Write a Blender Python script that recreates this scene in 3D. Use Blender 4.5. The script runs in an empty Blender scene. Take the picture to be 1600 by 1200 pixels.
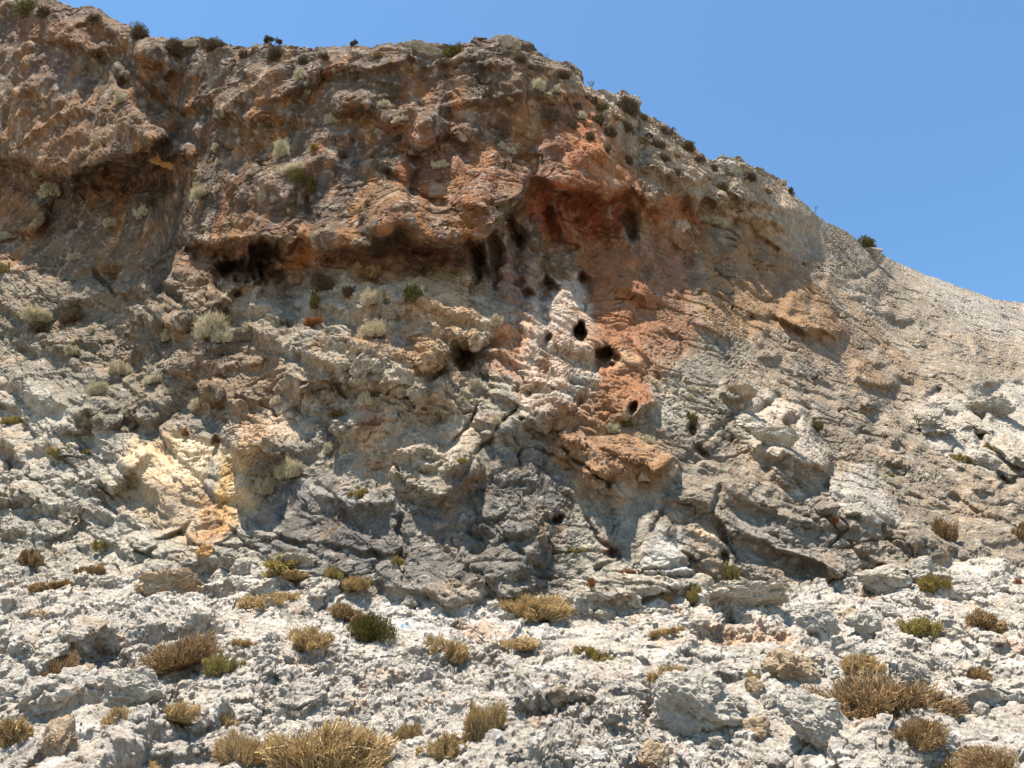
import bpy, math, random
import numpy as np
from mathutils import Vector, Matrix
sc = bpy.context.scene
COL = sc.collection
# ------------------------------------------------------------------ camera
CAMZ, PITCH, F = 1.6, math.radians(28.0), 1248.0
cam_d = bpy.data.cameras.new('camera'); cam = bpy.data.objects.new('camera', cam_d); COL.objects.link(cam)
cam_d.sensor_width = 36.0; cam_d.lens = 36.0*F/1600.0
cam_d.clip_start = 0.05; cam_d.clip_end = 5000
cam.location = (0, 0, CAMZ); cam.rotation_euler = (math.pi/2+PITCH, 0, 0)
sc.camera = cam
# ------------------------------------------------------------------ sky, sun, exposure
SUN = Vector((-0.20, -0.125, 0.972)).normalized()
elev = math.asin(SUN.z); azim = math.atan2(SUN.x, SUN.y)
w = bpy.data.worlds.new('World'); sc.world = w; w.use_nodes = True
nt = w.node_tree; bg = nt.nodes['Background']
sky = nt.nodes.new('ShaderNodeTexSky'); sky.sky_type = 'NISHITA'; sky.sun_disc = False
sky.sun_elevation = elev; sky.sun_rotation = azim
sky.altitude = 200; sky.air_density = 1.0; sky.dust_density = 0.4; sky.ozone_density = 1.2
tn = nt.nodes.new('ShaderNodeMix'); tn.data_type = 'RGBA'; tn.blend_type = 'MULTIPLY'; tn.inputs[0].default_value = 1.0
tn.inputs[7].default_value = (0.80, 1.09, 1.18, 1); nt.links.new(sky.outputs['Color'], tn.inputs[6]); nt.links.new(tn.outputs[2], bg.inputs['Color']); bg.inputs['Strength'].default_value = 0.079
sl = bpy.data.lights.new('sun', 'SUN'); sl.energy = 5.0; sl.angle = math.radians(0.53); sl.color = (1.0, 0.92, 0.81)
so = bpy.data.objects.new('sun', sl); COL.objects.link(so); so.rotation_euler = SUN.to_track_quat('Z', 'Y').to_euler()
so.location = (0, 0, 60)
sc.view_settings.view_transform = 'Standard'; sc.view_settings.look = 'None'
sc.view_settings.exposure = 1.38; sc.view_settings.gamma = 1.0
sc.cycles.max_bounces = 6; sc.cycles.diffuse_bounces = 4

# ------------------------------------------------------------------ noise
f4 = np.float32
_r = np.random.RandomState(7)
PERM = _r.permutation(256).astype(np.int32); PERM = np.concatenate([PERM, PERM, PERM])
GR = _r.normal(size=(256, 3)); GR = (GR/np.linalg.norm(GR, axis=1)[:, None]).astype(f4)
RV = _r.rand(256, 4).astype(f4)
def hsh(i, j, k): return PERM[PERM[PERM[i & 255]+(j & 255)]+(k & 255)]
def noise(x, y, z):
    xi = np.floor(x); yi = np.floor(y); zi = np.floor(z)
    fx = (x-xi).astype(f4); fy = (y-yi).astype(f4); fz = (z-zi).astype(f4)
    xi = xi.astype(np.int32); yi = yi.astype(np.int32); zi = zi.astype(np.int32)
    u = fx*fx*(3-2*fx); v = fy*fy*(3-2*fy); t = fz*fz*(3-2*fz)
    out = 0
    for a in (0, 1):
        wa = u if a else 1-u
        for b in (0, 1):
            wb = v if b else 1-v
            for c in (0, 1):
                wc = t if c else 1-t
                g = GR[hsh(xi+a, yi+b, zi+c)]
                out = out+wa*wb*wc*(g[..., 0]*(fx-a)+g[..., 1]*(fy-b)+g[..., 2]*(fz-c))
    return out*1.5
def fbm(P, s, octv=4, gain=0.5, lac=2.03, off=0.0):
    o = 0; a = 1.0
    for i in range(octv):
        o = o+a*noise(P[..., 0]*s+off+i*17.3, P[..., 1]*s+off*1.7, P[..., 2]*s-off)
        a *= gain; s *= lac
    return o
def ridged(P, s, octv=4, gain=0.5, off=0.0):
    o = 0; a = 1.0
    for i in range(octv):
        n = 1-np.abs(noise(P[..., 0]*s+off+i*11.1, P[..., 1]*s-off, P[..., 2]*s+off*2))*2
        o = o+a*n; a *= gain; s *= 2.1
    return o
def worley(P, s, off=0.0, jit=0.9):
    x = P[..., 0]*s+off; y = P[..., 1]*s+off*1.3; z = P[..., 2]*s-off
    xi = np.floor(x).astype(np.int32); yi = np.floor(y).astype(np.int32); zi = np.floor(z).astype(np.int32)
    fx = (x-xi).astype(f4); fy = (y-yi).astype(f4); fz = (z-zi).astype(f4)
    F1 = np.full(x.shape, 9, f4); F2 = F1.copy(); ID = np.zeros(x.shape, np.int32)
    VX = np.zeros(x.shape, f4); VY = VX.copy(); VZ = VX.copy()
    for a in (-1, 0, 1):
        for b in (-1, 0, 1):
            for c in (-1, 0, 1):
                h = hsh(xi+a, yi+b, zi+c); r = RV[h]
                dx = fx-a-0.5-(r[..., 0]-0.5)*jit; dy = fy-b-0.5-(r[..., 1]-0.5)*jit; dz = fz-c-0.5-(r[..., 2]-0.5)*jit
                d = dx*dx+dy*dy+dz*dz
                m = d < F1
                F2 = np.where(m, F1, np.minimum(F2, d)); F1 = np.where(m, d, F1)
                ID = np.where(m, h, ID); VX = np.where(m, dx, VX); VY = np.where(m, dy, VY); VZ = np.where(m, dz, VZ)
    return np.sqrt(F1), np.sqrt(F2), ID, VX, VY, VZ
def facets(P, s, off=0.0, tilt=1.0, step=0.6, crack=0.35, ew=0.2):
    """broken, faceted rock: every cell a tilted plane of its own, grooves between"""
    F1, F2, ID, X, Y, Z = worley(P, s, off)
    g = GR[(ID*7+3) & 255]
    h = tilt*(g[..., 0]*X+g[..., 1]*Y+g[..., 2]*Z)+step*(RV[ID, 3]-0.5)
    e = np.clip((F2-F1)/ew, 0, 1); e = e*(2-e)
    return (h*e-crack*(1-e)**1.5)/s, e
def beds_saw(P, n, t, s, L, off=0.0, ex=1.6):
    """bedding lips: each bed swells toward its lower edge and breaks off; beds are cut into blocks along t"""
    q = -(P[..., 0]*n[0]+P[..., 1]*n[1]+P[..., 2]*n[2])*s+.55*noise(P[..., 0]*s*.35+off, P[..., 1]*s*.35, P[..., 2]*s*.35)+.10*noise(P[..., 0]*s*1.7+off, P[..., 1]*s*1.7, P[..., 2]*s*1.7)
    i = np.floor(q).astype(np.int32); f = (q-i).astype(f4)
    u = (P[..., 0]*t[0]+P[..., 1]*t[1]+P[..., 2]*t[2])*s/L+RV[i & 255, 0]*7
    j = np.floor(u).astype(np.int32); g = (u-j).astype(f4)
    am = RV[hsh(i, j, i*0+int(off)), 1]**1.5
    return am*f**ex*np.clip(np.minimum(g, 1-g)*7, 0, 1)/s
def seams(P, s, wd, off=0.0):
    """thin crooked cracks: where a noise field crosses zero"""
    n = noise(P[..., 0]*s+off, P[..., 1]*s, P[..., 2]*s-off)+.35*noise(P[..., 0]*s*3+off, P[..., 1]*s*3, P[..., 2]*s*3)
    m = np.clip(noise(P[..., 0]*s*.7-off, P[..., 1]*s*.7, P[..., 2]*s*.7)*2+.5, 0, 1)
    return np.clip(1-np.abs(n)/wd, 0, 1)*m
def sm(x, a, b):
    t = np.clip((x-a)/(b-a), 0, 1); return t*t*(3-2*t)
def blur(A, n):
    """three box blurs, radius n cells"""
    n = int(n)
    if n < 1: return A
    for _ in range(3):
        for ax in (0, 1):
            p = np.pad(A, [(n+1, n) if i == ax else (0, 0) for i in range(A.ndim)], mode='edge')
            c = np.cumsum(p, axis=ax, dtype=np.float64)
            a1 = np.take(c, range(2*n+1, c.shape[ax]), axis=ax); a0 = np.take(c, range(0, c.shape[ax]-2*n-1), axis=ax)
            A = ((a1-a0)/(2*n+1)).astype(f4)
    return A

# ------------------------------------------------------------------ survey sheet: the rock face mapped in 2-unit cells
X0, X1, Y0, Y1, CS = -280, 1880, -120, 1360, 2
cw, ch = (X1-X0)//CS, (Y1-Y0)//CS
CX, CY = np.meshgrid(X0+CS*(np.arange(cw)+0.5), Y0+CS*(np.arange(ch)+0.5)); CX = CX.astype(f4); CY = CY.astype(f4)
def samp(A, px, py):
    x = np.clip((px-X0)/CS-0.5, 0, cw-1.001); y = np.clip((py-Y0)/CS-0.5, 0, ch-1.001)
    i = x.astype(np.int32); j = y.astype(np.int32); fx = (x-i).astype(f4); fy = (y-j).astype(f4)
    if A.ndim == 3: fx = fx[..., None]; fy = fy[..., None]
    return (A[j, i]*(1-fx)+A[j, i+1]*fx)*(1-fy)+(A[j+1, i]*(1-fx)+A[j+1, i+1]*fx)*fy
def win(x0, y0, x1, y1):
    i0 = max(0, int((x0-X0)/CS)); i1 = min(cw, int((x1-X0)/CS)+1); j0 = max(0, int((y0-Y0)/CS)); j1 = min(ch, int((y1-Y0)/CS)+1)
    return slice(j0, j1), slice(i0, i1)
def pdist(pts, X, Y):
    """unsigned and side-signed distance to a polyline (positive = above it, for points listed left to right), and parameter 0..1"""
    best = np.full(X.shape, 1e9, f4); sg = np.zeros(X.shape, f4); tt = np.zeros(X.shape, f4)
    L = [0]
    for (a, b), (c, d) in zip(pts[:-1], pts[1:]): L.append(L[-1]+math.hypot(c-a, d-b))
    for k, ((a, b), (c, d)) in enumerate(zip(pts[:-1], pts[1:])):
        ux, uy = c-a, d-b; l2 = ux*ux+uy*uy+1e-6
        t = np.clip(((X-a)*ux+(Y-b)*uy)/l2, 0, 1)
        dx = X-a-t*ux; dy = Y-b-t*uy; dd = np.sqrt(dx*dx+dy*dy)
        m = dd < best; best = np.where(m, dd, best); sg = np.where(m, ux*dy-uy*dx, sg)
        tt = np.where(m, (L[k]+t*(L[k+1]-L[k]))/L[-1], tt)
    return best, -np.sign(sg), tt
def inpoly(pts, X, Y):
    ins = np.zeros(X.shape, bool); n = len(pts)
    for k in range(n):
        a, b = pts[k]; c, d = pts[(k+1) % n]
        if b == d: continue
        m = ((Y < b) != (Y < d)) & (X < (c-a)*(Y-b)/(d-b)+a); ins ^= m
    return ins
_wn = fbm(np.stack([CX/60, CY/60, CX*0], -1), 1.0, 4)
_wm = fbm(np.stack([CX/60, CY/60, CX*0+9], -1), 1.0, 4)
WX = CX+_wn*14; WY = CY+_wm*14          # wandering coordinates, so that nothing mapped runs dead straight
# ------------------------------------------------------------------ steepness of the ground, degrees
gx = [-280, 0, 200, 400, 600, 800, 1000, 1200, 1400, 1600, 1880]
SL = {
 -120: [75, 75, 78, 78, 78, 78, 70, 60, 50, 45, 45],
    0: [88, 88, 82, 80, 80, 78, 72, 60, 50, 45, 45],
   60: [98, 98, 90, 82, 84, 74, 72, 60, 50, 45, 45],
  130: [106, 106, 100, 88, 93, 93, 72, 62, 50, 45, 45],
  200: [106, 108, 104, 88, 88, 98, 80, 64, 50, 45, 45],
  260: [92, 92, 100, 84, 90, 96, 98, 68, 52, 46, 45],
  320: [66, 66, 80, 90, 98, 100, 98, 66, 50, 46, 45],
  380: [60, 60, 72, 98, 98, 84, 72, 62, 48, 44, 44],
  440: [66, 67, 68, 70, 64, 64, 62, 60, 47, 42, 42],
  520: [66, 68, 69, 69, 66, 64, 62, 58, 46, 42, 42],
  600: [60, 64, 68, 70, 68, 66, 64, 57, 46, 42, 42],
  700: [50, 52, 58, 68, 72, 71, 65, 57, 46, 42, 42],
  800: [44, 46, 54, 69, 73, 72, 66, 58, 47, 42, 42],
  880: [34, 36, 40, 64, 74, 74, 66, 58, 46, 40, 38],
  925: [27, 27, 27, 32, 60, 62, 58, 36, 30, 27, 27],
  960: [24, 24, 24, 24, 24, 26, 26, 24, 24, 24, 24],
 1050: [26]*11, 1150: [23]*11, 1360: [23]*11}
gy = sorted(SL); tab = np.array([SL[k] for k in gy], float)
rows = np.stack([np.interp(CX[0], gx, tab[k]) for k in range(len(gy))])
deg = np.empty((ch, cw), f4)
for i in range(cw): deg[:, i] = np.interp(CY[:, 0], gy, rows[:, i])
COT = blur((1/np.tan(np.radians(deg))).astype(f4), 5)
# march every column up from the bottom of the slope: the steepness gives the distance
BC = (600-CY)/F; TC = (math.sin(PITCH)+BC*math.cos(PITCH))/(math.cos(PITCH)-BC*math.sin(PITCH))
YC = np.empty((ch, cw), np.float64); YC[-1] = 4.3
for j in range(ch-2, -1, -1):
    dT = TC[j]-TC[j+1]; c = 0.5*(COT[j]+COT[j+1]); YC[j] = YC[j+1]*np.exp(c*dT/np.maximum(0.10, 1-c*0.5*(TC[j]+TC[j+1])))
YC = blur(YC.astype(f4), 3)
# ------------------------------------------------------------------ relief (metres out of the face)
H = np.zeros((ch, cw), f4)
def ledge(pts, A, La, Lb=7, taper=0.15):
    """a lip: gentle above the line, undercut sharply below it"""
    xs = [p[0] for p in pts]; ys = [p[1] for p in pts]; m = 3*max(La, Lb)+20
    s = win(min(xs)-m, min(ys)-m, max(xs)+m, max(ys)+m)
    d, sg, t = pdist(pts, WX[s], WY[s])
    e = np.minimum(1, np.minimum(t, 1-t)/taper+0.02)
    if A < .75: A = A*1.3
    H[s] += A*e*np.where(sg > 0, np.exp(-(d/La)**1.3), np.exp(-(d/Lb)**1.6))
def crack(pts, A, W=3):
    xs = [p[0] for p in pts]; ys = [p[1] for p in pts]; m = 4*W+20
    s = win(min(xs)-m, min(ys)-m, max(xs)+m, max(ys)+m)
    d, sg, t = pdist(pts, WX[s], WY[s]); e = np.minimum(1, np.minimum(t, 1-t)/0.12)
    H[s] -= 2.4*A*e*np.exp(-(d/W)**2)
def bulge(cx, cy, rx, ry, A, ang=0, p=2.6):
    m = max(rx, ry)*1.3+20; s = win(cx-m, cy-m, cx+m, cy+m); a = math.radians(ang)
    x = WX[s]-cx; y = WY[s]-cy; u = (x*math.cos(a)+y*math.sin(a))/rx; v = (-x*math.sin(a)+y*math.cos(a))/ry
    r = (np.abs(u)**p+np.abs(v)**p)
    H[s] += .6*A*np.clip(1-r, 0, 1)**0.45
HOLE = np.zeros((ch, cw), f4)
_hn = fbm(np.stack([CX/8, CY/8, CX*0+3], -1), 1.0, 2); _hm = fbm(np.stack([CX/8, CY/8, CX*0+17], -1), 1.0, 2)
def hole(cx, cy, rx, ry, A, ang=0):
    m = max(rx, ry)*1.6+20; s = win(cx-m, cy-m, cx+m, cy+m); a = math.radians(ang)
    x = CX[s]-cx+_hn[s]*.75*min(rx, 16); y = CY[s]-cy+_hm[s]*.75*min(ry, 16); u = (x*math.cos(a)+y*math.sin(a))/rx; v = (-x*math.sin(a)+y*math.cos(a))/ry
    r = np.sqrt(u*u+v*v); k = 1-sm(r, 0.75, 1.06); HOLE[s] = np.maximum(HOLE[s], A*(1 if cx in (905, 943, 988) else .8)*k*np.clip(.65-.5*v, .25, 1))
def block(pts, A, edge=8, lean=0.0):
    """an angular block standing out of the face, its outline given"""
    xs = [p[0] for p in pts]; ys = [p[1] for p in pts]; s = win(min(xs)-30, min(ys)-30, max(xs)+30, max(ys)+30)
    q = list(pts)+[pts[0]]; x = CX[s]+_wn[s]*5; y = CY[s]+_wm[s]*5
    d, _, _ = pdist(q, x, y); i = inpoly(pts, x, y); h0 = max(ys)-min(ys)
    k = np.where(i, np.clip(d/edge, 0, 1)**0.7, 0)
    H[s] += k*(A+lean*(y-min(ys))/h0)
# the great roofs
ledge([(-280, 190), (-100, 215), (0, 232), (60, 262), (120, 264), (190, 246), (245, 215), (272, 190)], 1.6, 130, 17, 0.08)
ledge([(285, 380), (340, 384), (440, 374), (520, 380), (570, 372), (620, 352), (690, 362), (745, 362), (785, 342), (812, 300), (828, 250)], 1.1, 90, 15, 0.10)
ledge([(560, 345), (640, 362), (700, 368), (760, 360), (800, 325)], 0.5, 60, 12)
ledge([(820, 268), (865, 276), (905, 292), (950, 304), (995, 300), (1010, 282)], 1.0, 70, 12)
ledge([(990, 318), (1030, 322), (1070, 318), (1110, 298), (1130, 330)], 0.55, 50, 10)
ledge([(640, 225), (690, 215), (695, 200), (660, 182)], 0.35, 20, 9)
ledge([(1105, 300), (1150, 335), (1210, 345), (1285, 350)], 0.45, 45, 12)
ledge([(180, 500), (235, 505), (300, 490), (345, 470), (300, 455)], 0.5, 70, 16)
ledge([(0, 360), (45, 352), (75, 340), (70, 320), (40, 300), (0, 292)], 0.35, 30, 12)
ledge([(385, 290), (440, 300), (500, 250), (540, 240)], 0.35, 40, 12)
ledge([(390, 155), (440, 140), (480, 125), (520, 110), (600, 95), (660, 90)], 0.45, 35, 12)
ledge([(505, 165), (560, 172), (640, 186), (690, 210)], 0.4, 36, 9)
ledge([(470, 190), (400, 180), (340, 170)][::-1], 0.35, 40, 10)
ledge([(420, 560), (470, 610), (530, 590), (545, 560), (560, 555)], 0.75, 75, 14)
ledge([(540, 575), (600, 585), (660, 578), (705, 560)], 0.55, 60, 9)
ledge([(655, 560), (700, 545), (720, 530), (745, 530), (750, 545)], 0.5, 45, 9)
ledge([(560, 500), (620, 520), (690, 505)], 0.2, 30, 8)
ledge([(365, 690), (395, 712), (440, 712), (440, 690)], 0.5, 40, 12)
ledge([(630, 745), (665, 765), (700, 765), (740, 740)], 0.3, 40, 9)
ledge([(480, 765), (530, 785), (590, 790), (620, 770)], 0.22, 26, 8)
ledge([(270, 560), (330, 585), (400, 560), (420, 520)], 0.3, 35, 11)
ledge([(60, 600), (110, 640), (165, 668), (205, 640)], 0.3, 40, 9)
ledge([(0, 470), (60, 520), (120, 560), (170, 600)], 0.2, 30, 7)
ledge([(0, 560), (40, 600), (90, 650), (170, 700), (250, 770), (290, 790)], 0.45, 60, 9)
ledge([(0, 690), (50, 735), (120, 780), (170, 815)], 0.25, 30, 6)
ledge([(0, 820), (60, 835), (100, 825), (130, 810)], 0.3, 22, 8)
ledge([(130, 770), (180, 760), (220, 720), (250, 690)], 0.35, 20, 12)
ledge([(580, 905), (640, 930), (700, 940), (780, 930), (860, 912)], 0.4, 40, 9)
ledge([(700, 905), (760, 915), (800, 890), (830, 850), (850, 820)], 0.3, 35, 10)
ledge([(860, 700), (920, 745), (955, 770), (985, 778)], 0.35, 45, 7)
ledge([(880, 690), (935, 715), (955, 755)], 0.2, 16, 5)
ledge([(930, 690), (1000, 720), (1040, 730), (1060, 700)], 0.35, 26, 6)
ledge([(975, 670), (1010, 640), (1030, 610)], 0.25, 30, 6)
ledge([(1060, 760), (1100, 790), (1140, 830), (1190, 845), (1215, 855), (1270, 882), (1335, 908)], 0.35, 50, 9)
ledge([(1105, 752), (1150, 772), (1210, 790), (1290, 832)], 0.3, 34, 7)
ledge([(1210, 848), (1240, 862), (1275, 880), (1330, 900)], 0.3, 10, 6)
ledge([(1310, 820), (1350, 860), (1400, 885), (1450, 878), (1490, 862)], 0.35, 60, 10)
ledge([(1215, 495), (1260, 512), (1315, 510), (1330, 500)], 0.4, 30, 9)
ledge([(1285, 425), (1330, 462), (1380, 480)], 0.22, 18, 4)
ledge([(1375, 478), (1400, 492), (1436, 494), (1440, 485)], 0.5, 22, 8)
ledge([(1330, 560), (1345, 588), (1375, 600), (1400, 592)], 0.45, 32, 9)
ledge([(1500, 455), (1480, 480), (1520, 500), (1600, 515)][1:], 0.2, 18, 5)
ledge([(1500, 605), (1560, 595), (1600, 585), (1700, 570)], 0.25, 30, 6)
ledge([(1500, 740), (1530, 758), (1560, 770), (1600, 810)], 0.35, 30, 7)
ledge([(1160, 690), (1200, 705), (1250, 720), (1300, 722)], 0.45, 22, 8)
ledge([(1120, 610), (1145, 620), (1180, 615)], 0.35, 14, 6)
ledge([(1290, 775), (1300, 800), (1330, 820), (1360, 800)], 0.3, 40, 6)
ledge([(1000, 890), (1035, 897), (1075, 895)], 0.3, 40, 6)
ledge([(790, 830), (820, 828), (850, 812)], 0.3, 20, 6)
ledge([(1060, 855), (1085, 880), (1070, 900)], 0.25, 18, 6)
ledge([(820, 660), (860, 650), (900, 610), (925, 590)], 0.25, 25, 8)
ledge([(820, 595), (850, 605), (880, 600), (900, 580)], 0.3, 20, 10)
ledge([(1140, 295), (1180, 310), (1240, 330), (1280, 345)], 0.3, 26, 9)
ledge([(1000, 240), (1050, 275), (1090, 280), (1110, 262)], 0.35, 40, 10)
ledge([(40, 70), (100, 72), (150, 92), (200, 125), (260, 160)], 0.30, 30, 5)
ledge([(90, 40), (150, 30), (200, 60), (250, 90), (270, 110)], 0.3, 26, 8)
ledge([(200, 85), (235, 88), (268, 100), (262, 125)], 0.3, 20, 8)
ledge([(0, 150), (60, 140), (110, 160), (170, 175), (210, 200)], 0.15, 40, 9)
# lower slope steps
ledge([(120, 1130), (180, 1135), (240, 1110), (270, 1100)], 0.16, 30, 8)
ledge([(200, 935), (240, 930), (280, 930), (320, 935)], 0.12, 20, 6)
ledge([(60, 930), (110, 950), (160, 935)], 0.12, 20, 6)
ledge([(430, 1050), (500, 1075), (590, 1055), (620, 1050)], 0.10, 40, 7)
ledge([(580, 1110), (640, 1115), (680, 1095), (700, 1090)], 0.22, 60, 9)
ledge([(590, 1170), (610, 1180), (640, 1150)], 0.15, 25, 9)
ledge([(800, 1175), (850, 1170), (890, 1150), (930, 1140)], 0.16, 60, 7)
ledge([(1040, 950), (1090, 970), (1180, 990), (1240, 985)], 0.12, 30, 6)
ledge([(1150, 1040), (1200, 1050), (1300, 1030), (1360, 1010)], 0.1, 30, 6)
ledge([(1140, 960), (1200, 955), (1260, 965), (1330, 975)], 0.10, 24, 6)
ledge([(1400, 940), (1450, 945), (1530, 930), (1600, 940)], 0.12, 24, 6)
ledge([(1450, 1020), (1530, 1025), (1600, 1015)], 0.10, 24, 6)
ledge([(-200, 1060), (0, 1040), (60, 1050), (120, 1045)], 0.10, 30, 6)
ledge([(300, 1180), (330, 1150), (400, 1140)], 0.1, 26, 7)
ledge([(900, 1110), (950, 1140), (1010, 1150), (1040, 1130)], 0.12, 40, 8)
for a in [([(335, 100), (318, 150), (303, 195)], .06, 4), ([(212, 128), (255, 150), (290, 190)], .2, 4),
          ([(475, 300), (485, 345)], .2, 3), ([(40, 68), (110, 75), (180, 108)], .2, 3),
          ([(590, 265), (640, 300), (700, 320)], .2, 3), ([(650, 260), (640, 330)], .15, 3),
          ([(870, 700), (900, 725), (950, 750), (955, 775)], .25, 3), ([(1080, 660), (1085, 690), (1120, 715)], .25, 3),
          ([(915, 800), (935, 850), (960, 870)], .15, 2.5), ([(1025, 795), (1040, 805), (1010, 840)], .15, 2.5),
          ([(625, 800), (630, 850), (640, 920)], .2, 3), ([(400, 850), (470, 855), (560, 865), (640, 870)], .12, 2.5),
          ([(1120, 750), (1110, 800), (1140, 850)], .15, 3), ([(1290, 740), (1300, 790), (1340, 820)], .15, 3),
          ([(1135, 860), (1140, 920)], .2, 4), ([(1470, 640), (1500, 680), (1520, 700)], .2, 4),
          ([(1440, 520), (1470, 540), (1500, 560)], .12, 2.5), ([(1260, 580), (1330, 640), (1420, 700)], .1, 3),
          ([(150, 420), (200, 470), (260, 500)], .2, 3), ([(230, 860), (280, 830), (330, 880)], .15, 3),
          ([(80, 700), (140, 760), (200, 790)], .15, 3), ([(1200, 610), (1260, 640), (1290, 700)], .1, 3),
          ([(1530, 610), (1525, 660), (1540, 700)], .2, 4), ([(1560, 740), (1600, 790)], .2, 4),
          ([(760, 360), (775, 420), (770, 470)], .2, 5), ([(740, 380), (745, 450)], .2, 5), ([(800, 330), (815, 400)], .3, 6),
          ([(860, 320), (870, 380)], .25, 6), ([(980, 330), (985, 385)], .25, 6), ([(850, 370), (905, 395)], .15, 4)]: crack(*a)
bulge(750, 290, 80, 62, .55, 10); bulge(660, 205, 40, 26, .35, 20); bulge(590, 300, 60, 60, .2); bulge(430, 330, 60, 45, .3)
bulge(100, 190, 150, 75, .5, 10); bulge(150, 60, 110, 30, .35, 15); bulge(265, 245, 42, 18, .75, -25, 3.2); bulge(25, 330, 55, 36, .45, 20)
bulge(930, 270, 70, 34, .4); bulge(1050, 290, 60, 26, .35); bulge(1145, 262, 40, 20, .45, 20); bulge(1200, 300, 60, 30, .35, 25)
bulge(700, 490, 50, 50, .45); bulge(380, 285, 30, 34, .5); bulge(770, 140, 90, 50, .3); bulge(560, 145, 80, 26, .3, -15)
bulge(480, 545, 70, 46, .5, 20); bulge(400, 680, 46, 34, .55, 15); bulge(395, 720, 36, 20, .2); bulge(270, 470, 80, 36, .4, 10)
bulge(960, 620, 50, 46, .45); bulge(960, 450, 46, 60, .35); bulge(860, 600, 30, 20, .25); bulge(850, 650, 34, 24, .3, -25)
bulge(985, 548, 34, 16, .35, 35); bulge(885, 480, 30, 44, .15); bulge(690, 730, 60, 40, .3); bulge(560, 640, 70, 40, .3)
bulge(1040, 850, 40, 52, .28, -10, 3.5); bulge(1000, 925, 70, 26, .35, 8); bulge(1260, 750, 60, 34, .3, 30); bulge(1250, 705, 50, 16, .3, 15)
bulge(1350, 790, 60, 50, .4, 30, 3.2); bulge(1400, 720, 110, 30, .3, 33, 3); bulge(1000, 720, 48, 20, .25, -10, 3.4); bulge(1035, 735, 26, 18, .4, -35, 3.4)
bulge(1020, 765, 60, 14, .15, 20); bulge(640, 350, 70, 20, .3); bulge(1230, 665, 46, 34, .4, 20); bulge(60, 620, 90, 40, .35, 35)
bulge(120, 720, 110, 40, .3, 35); bulge(210, 860, 90, 40, .35, 15); bulge(60, 800, 60, 30, .3, 10); bulge(100, 440, 80, 40, .3)
bulge(1080, 370, 30, 24, .35); bulge(1120, 410, 40, 60, .3); bulge(1130, 460, 60, 70, .2)
for k in range(7): bulge(700+k*22+(k % 3)*5, 400+(k % 2)*16, 7, 34+8*(k % 3), .22)       # hanging tufa ribs
for a in [(905, 522, 11, 17, 1.6, -15), (943, 562, 17, 20, 1.1, 35), (857, 450, 15, 15, 1.3, 30), (849, 468, 13, 10, 1.1, 0), (824, 462, 12, 8, .7, 0), (914, 443, 7, 15, 1.2, -35),
          (853, 534, 7, 5, .8, 0), (845, 545, 7, 6, .25, 0), (882, 556, 4, 3, .3, 0), (988, 642, 7, 12, .8, 25), (725, 562, 17, 26, 1.3, 10), (868, 815, 14, 8, .6, -10),
          (958, 868, 13, 8, .45, 0), (657, 392, 16, 7, .6, 0), (805, 375, 10, 9, .6, 0), (832, 394, 7, 5, .5, 0), (825, 305, 12, 5, .5, 0), (1068, 322, 8, 14, .7, 25), (395, 428, 60, 20, 2.4, 8), (418, 400, 26, 22, 2.2, 0), (330, 396, 44, 12, 1.2, 6),
          (26, 132, 5, 9, .4, 20), (27, 152, 5, 5, .3, 0), (62, 161, 4, 4, .25, 0), (12, 178, 4, 8, .25, 0), (705, 158, 6, 5, .3, 0), (200, 285, 90, 18, .7, 6), (860, 595, 32, 8, .25, 15), (995, 508, 10, 5, .3, 0),
          (1467, 517, 7, 6, .35, 40), (1240, 655, 12, 10, .5, 30), (175, 985, 9, 8, .16, 0), (1147, 447, 16, 3, .15, 5), (860, 655, 4, 12, .3, -30), (1290, 548, 12, 3, .12, 10), (915, 775, 8, 5, .2, 0),
          (700, 335, 10, 6, .3, 0), (1010, 945, 30, 8, .15, 8), (590, 1053, 18, 7, .12, -10), (640, 1112, 30, 7, .14, -10), (1020, 1085, 22, 14, .12, 30), (920, 1140, 24, 9, .12, -20), (40, 1165, 20, 8, .1, 0),
          (1430, 905, 8, 6, .1, 0), (545, 600, 16, 10, .4, -20), (760, 545, 30, 5, .2, 0), (1230, 1125, 30, 10, .1, 15), (660, 745, 22, 10, .2, 0), (1075, 900, 8, 14, .2, 20)]: hole(*a)
# many minor lips of the bedding, which dips to the right on the slab and steepens in the middle
rr = random.Random(11)
for k in range(330):
    x = rr.uniform(-250, 1850); y = rr.uniform(60, 1340)
    dip = np.interp(x, [0, 400, 700, 1000, 1250, 1600], [.62, .25, .05, .25, .5, .55]); 
    if y > 930: dip = rr.uniform(-.3, .3); 
    if rr.random() < .22: dip = -dip*.8+rr.uniform(-.3, .3)
    L = rr.uniform(22, 95); n = 4; amp = rr.uniform(.07, .26)*(1 if y < 930 else .42)
    pts = [(x+L*(i/n-.5), y+L*(i/n-.5)*dip+rr.uniform(-4, 4)) for i in range(n+1)]
    ledge(pts, amp, rr.uniform(10, 34), rr.uniform(3.5, 7), .35)
for k in range(110):
    x = rr.uniform(-250, 1850); y = rr.uniform(350, 1280)
    dip = np.interp(x, [0, 500, 900, 1250, 1600], [.7, .9, 1.2, .6, .5]); s = rr.choice([1, 1, -1])
    L = rr.uniform(30, 120); pts = [(x+L*(i/4-.5), y+s*L*(i/4-.5)*dip+rr.uniform(-5, 5)) for i in range(5)]
    crack(pts, rr.uniform(.05, .16)*(1 if y < 930 else .5), rr.uniform(1.6, 3))
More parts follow.
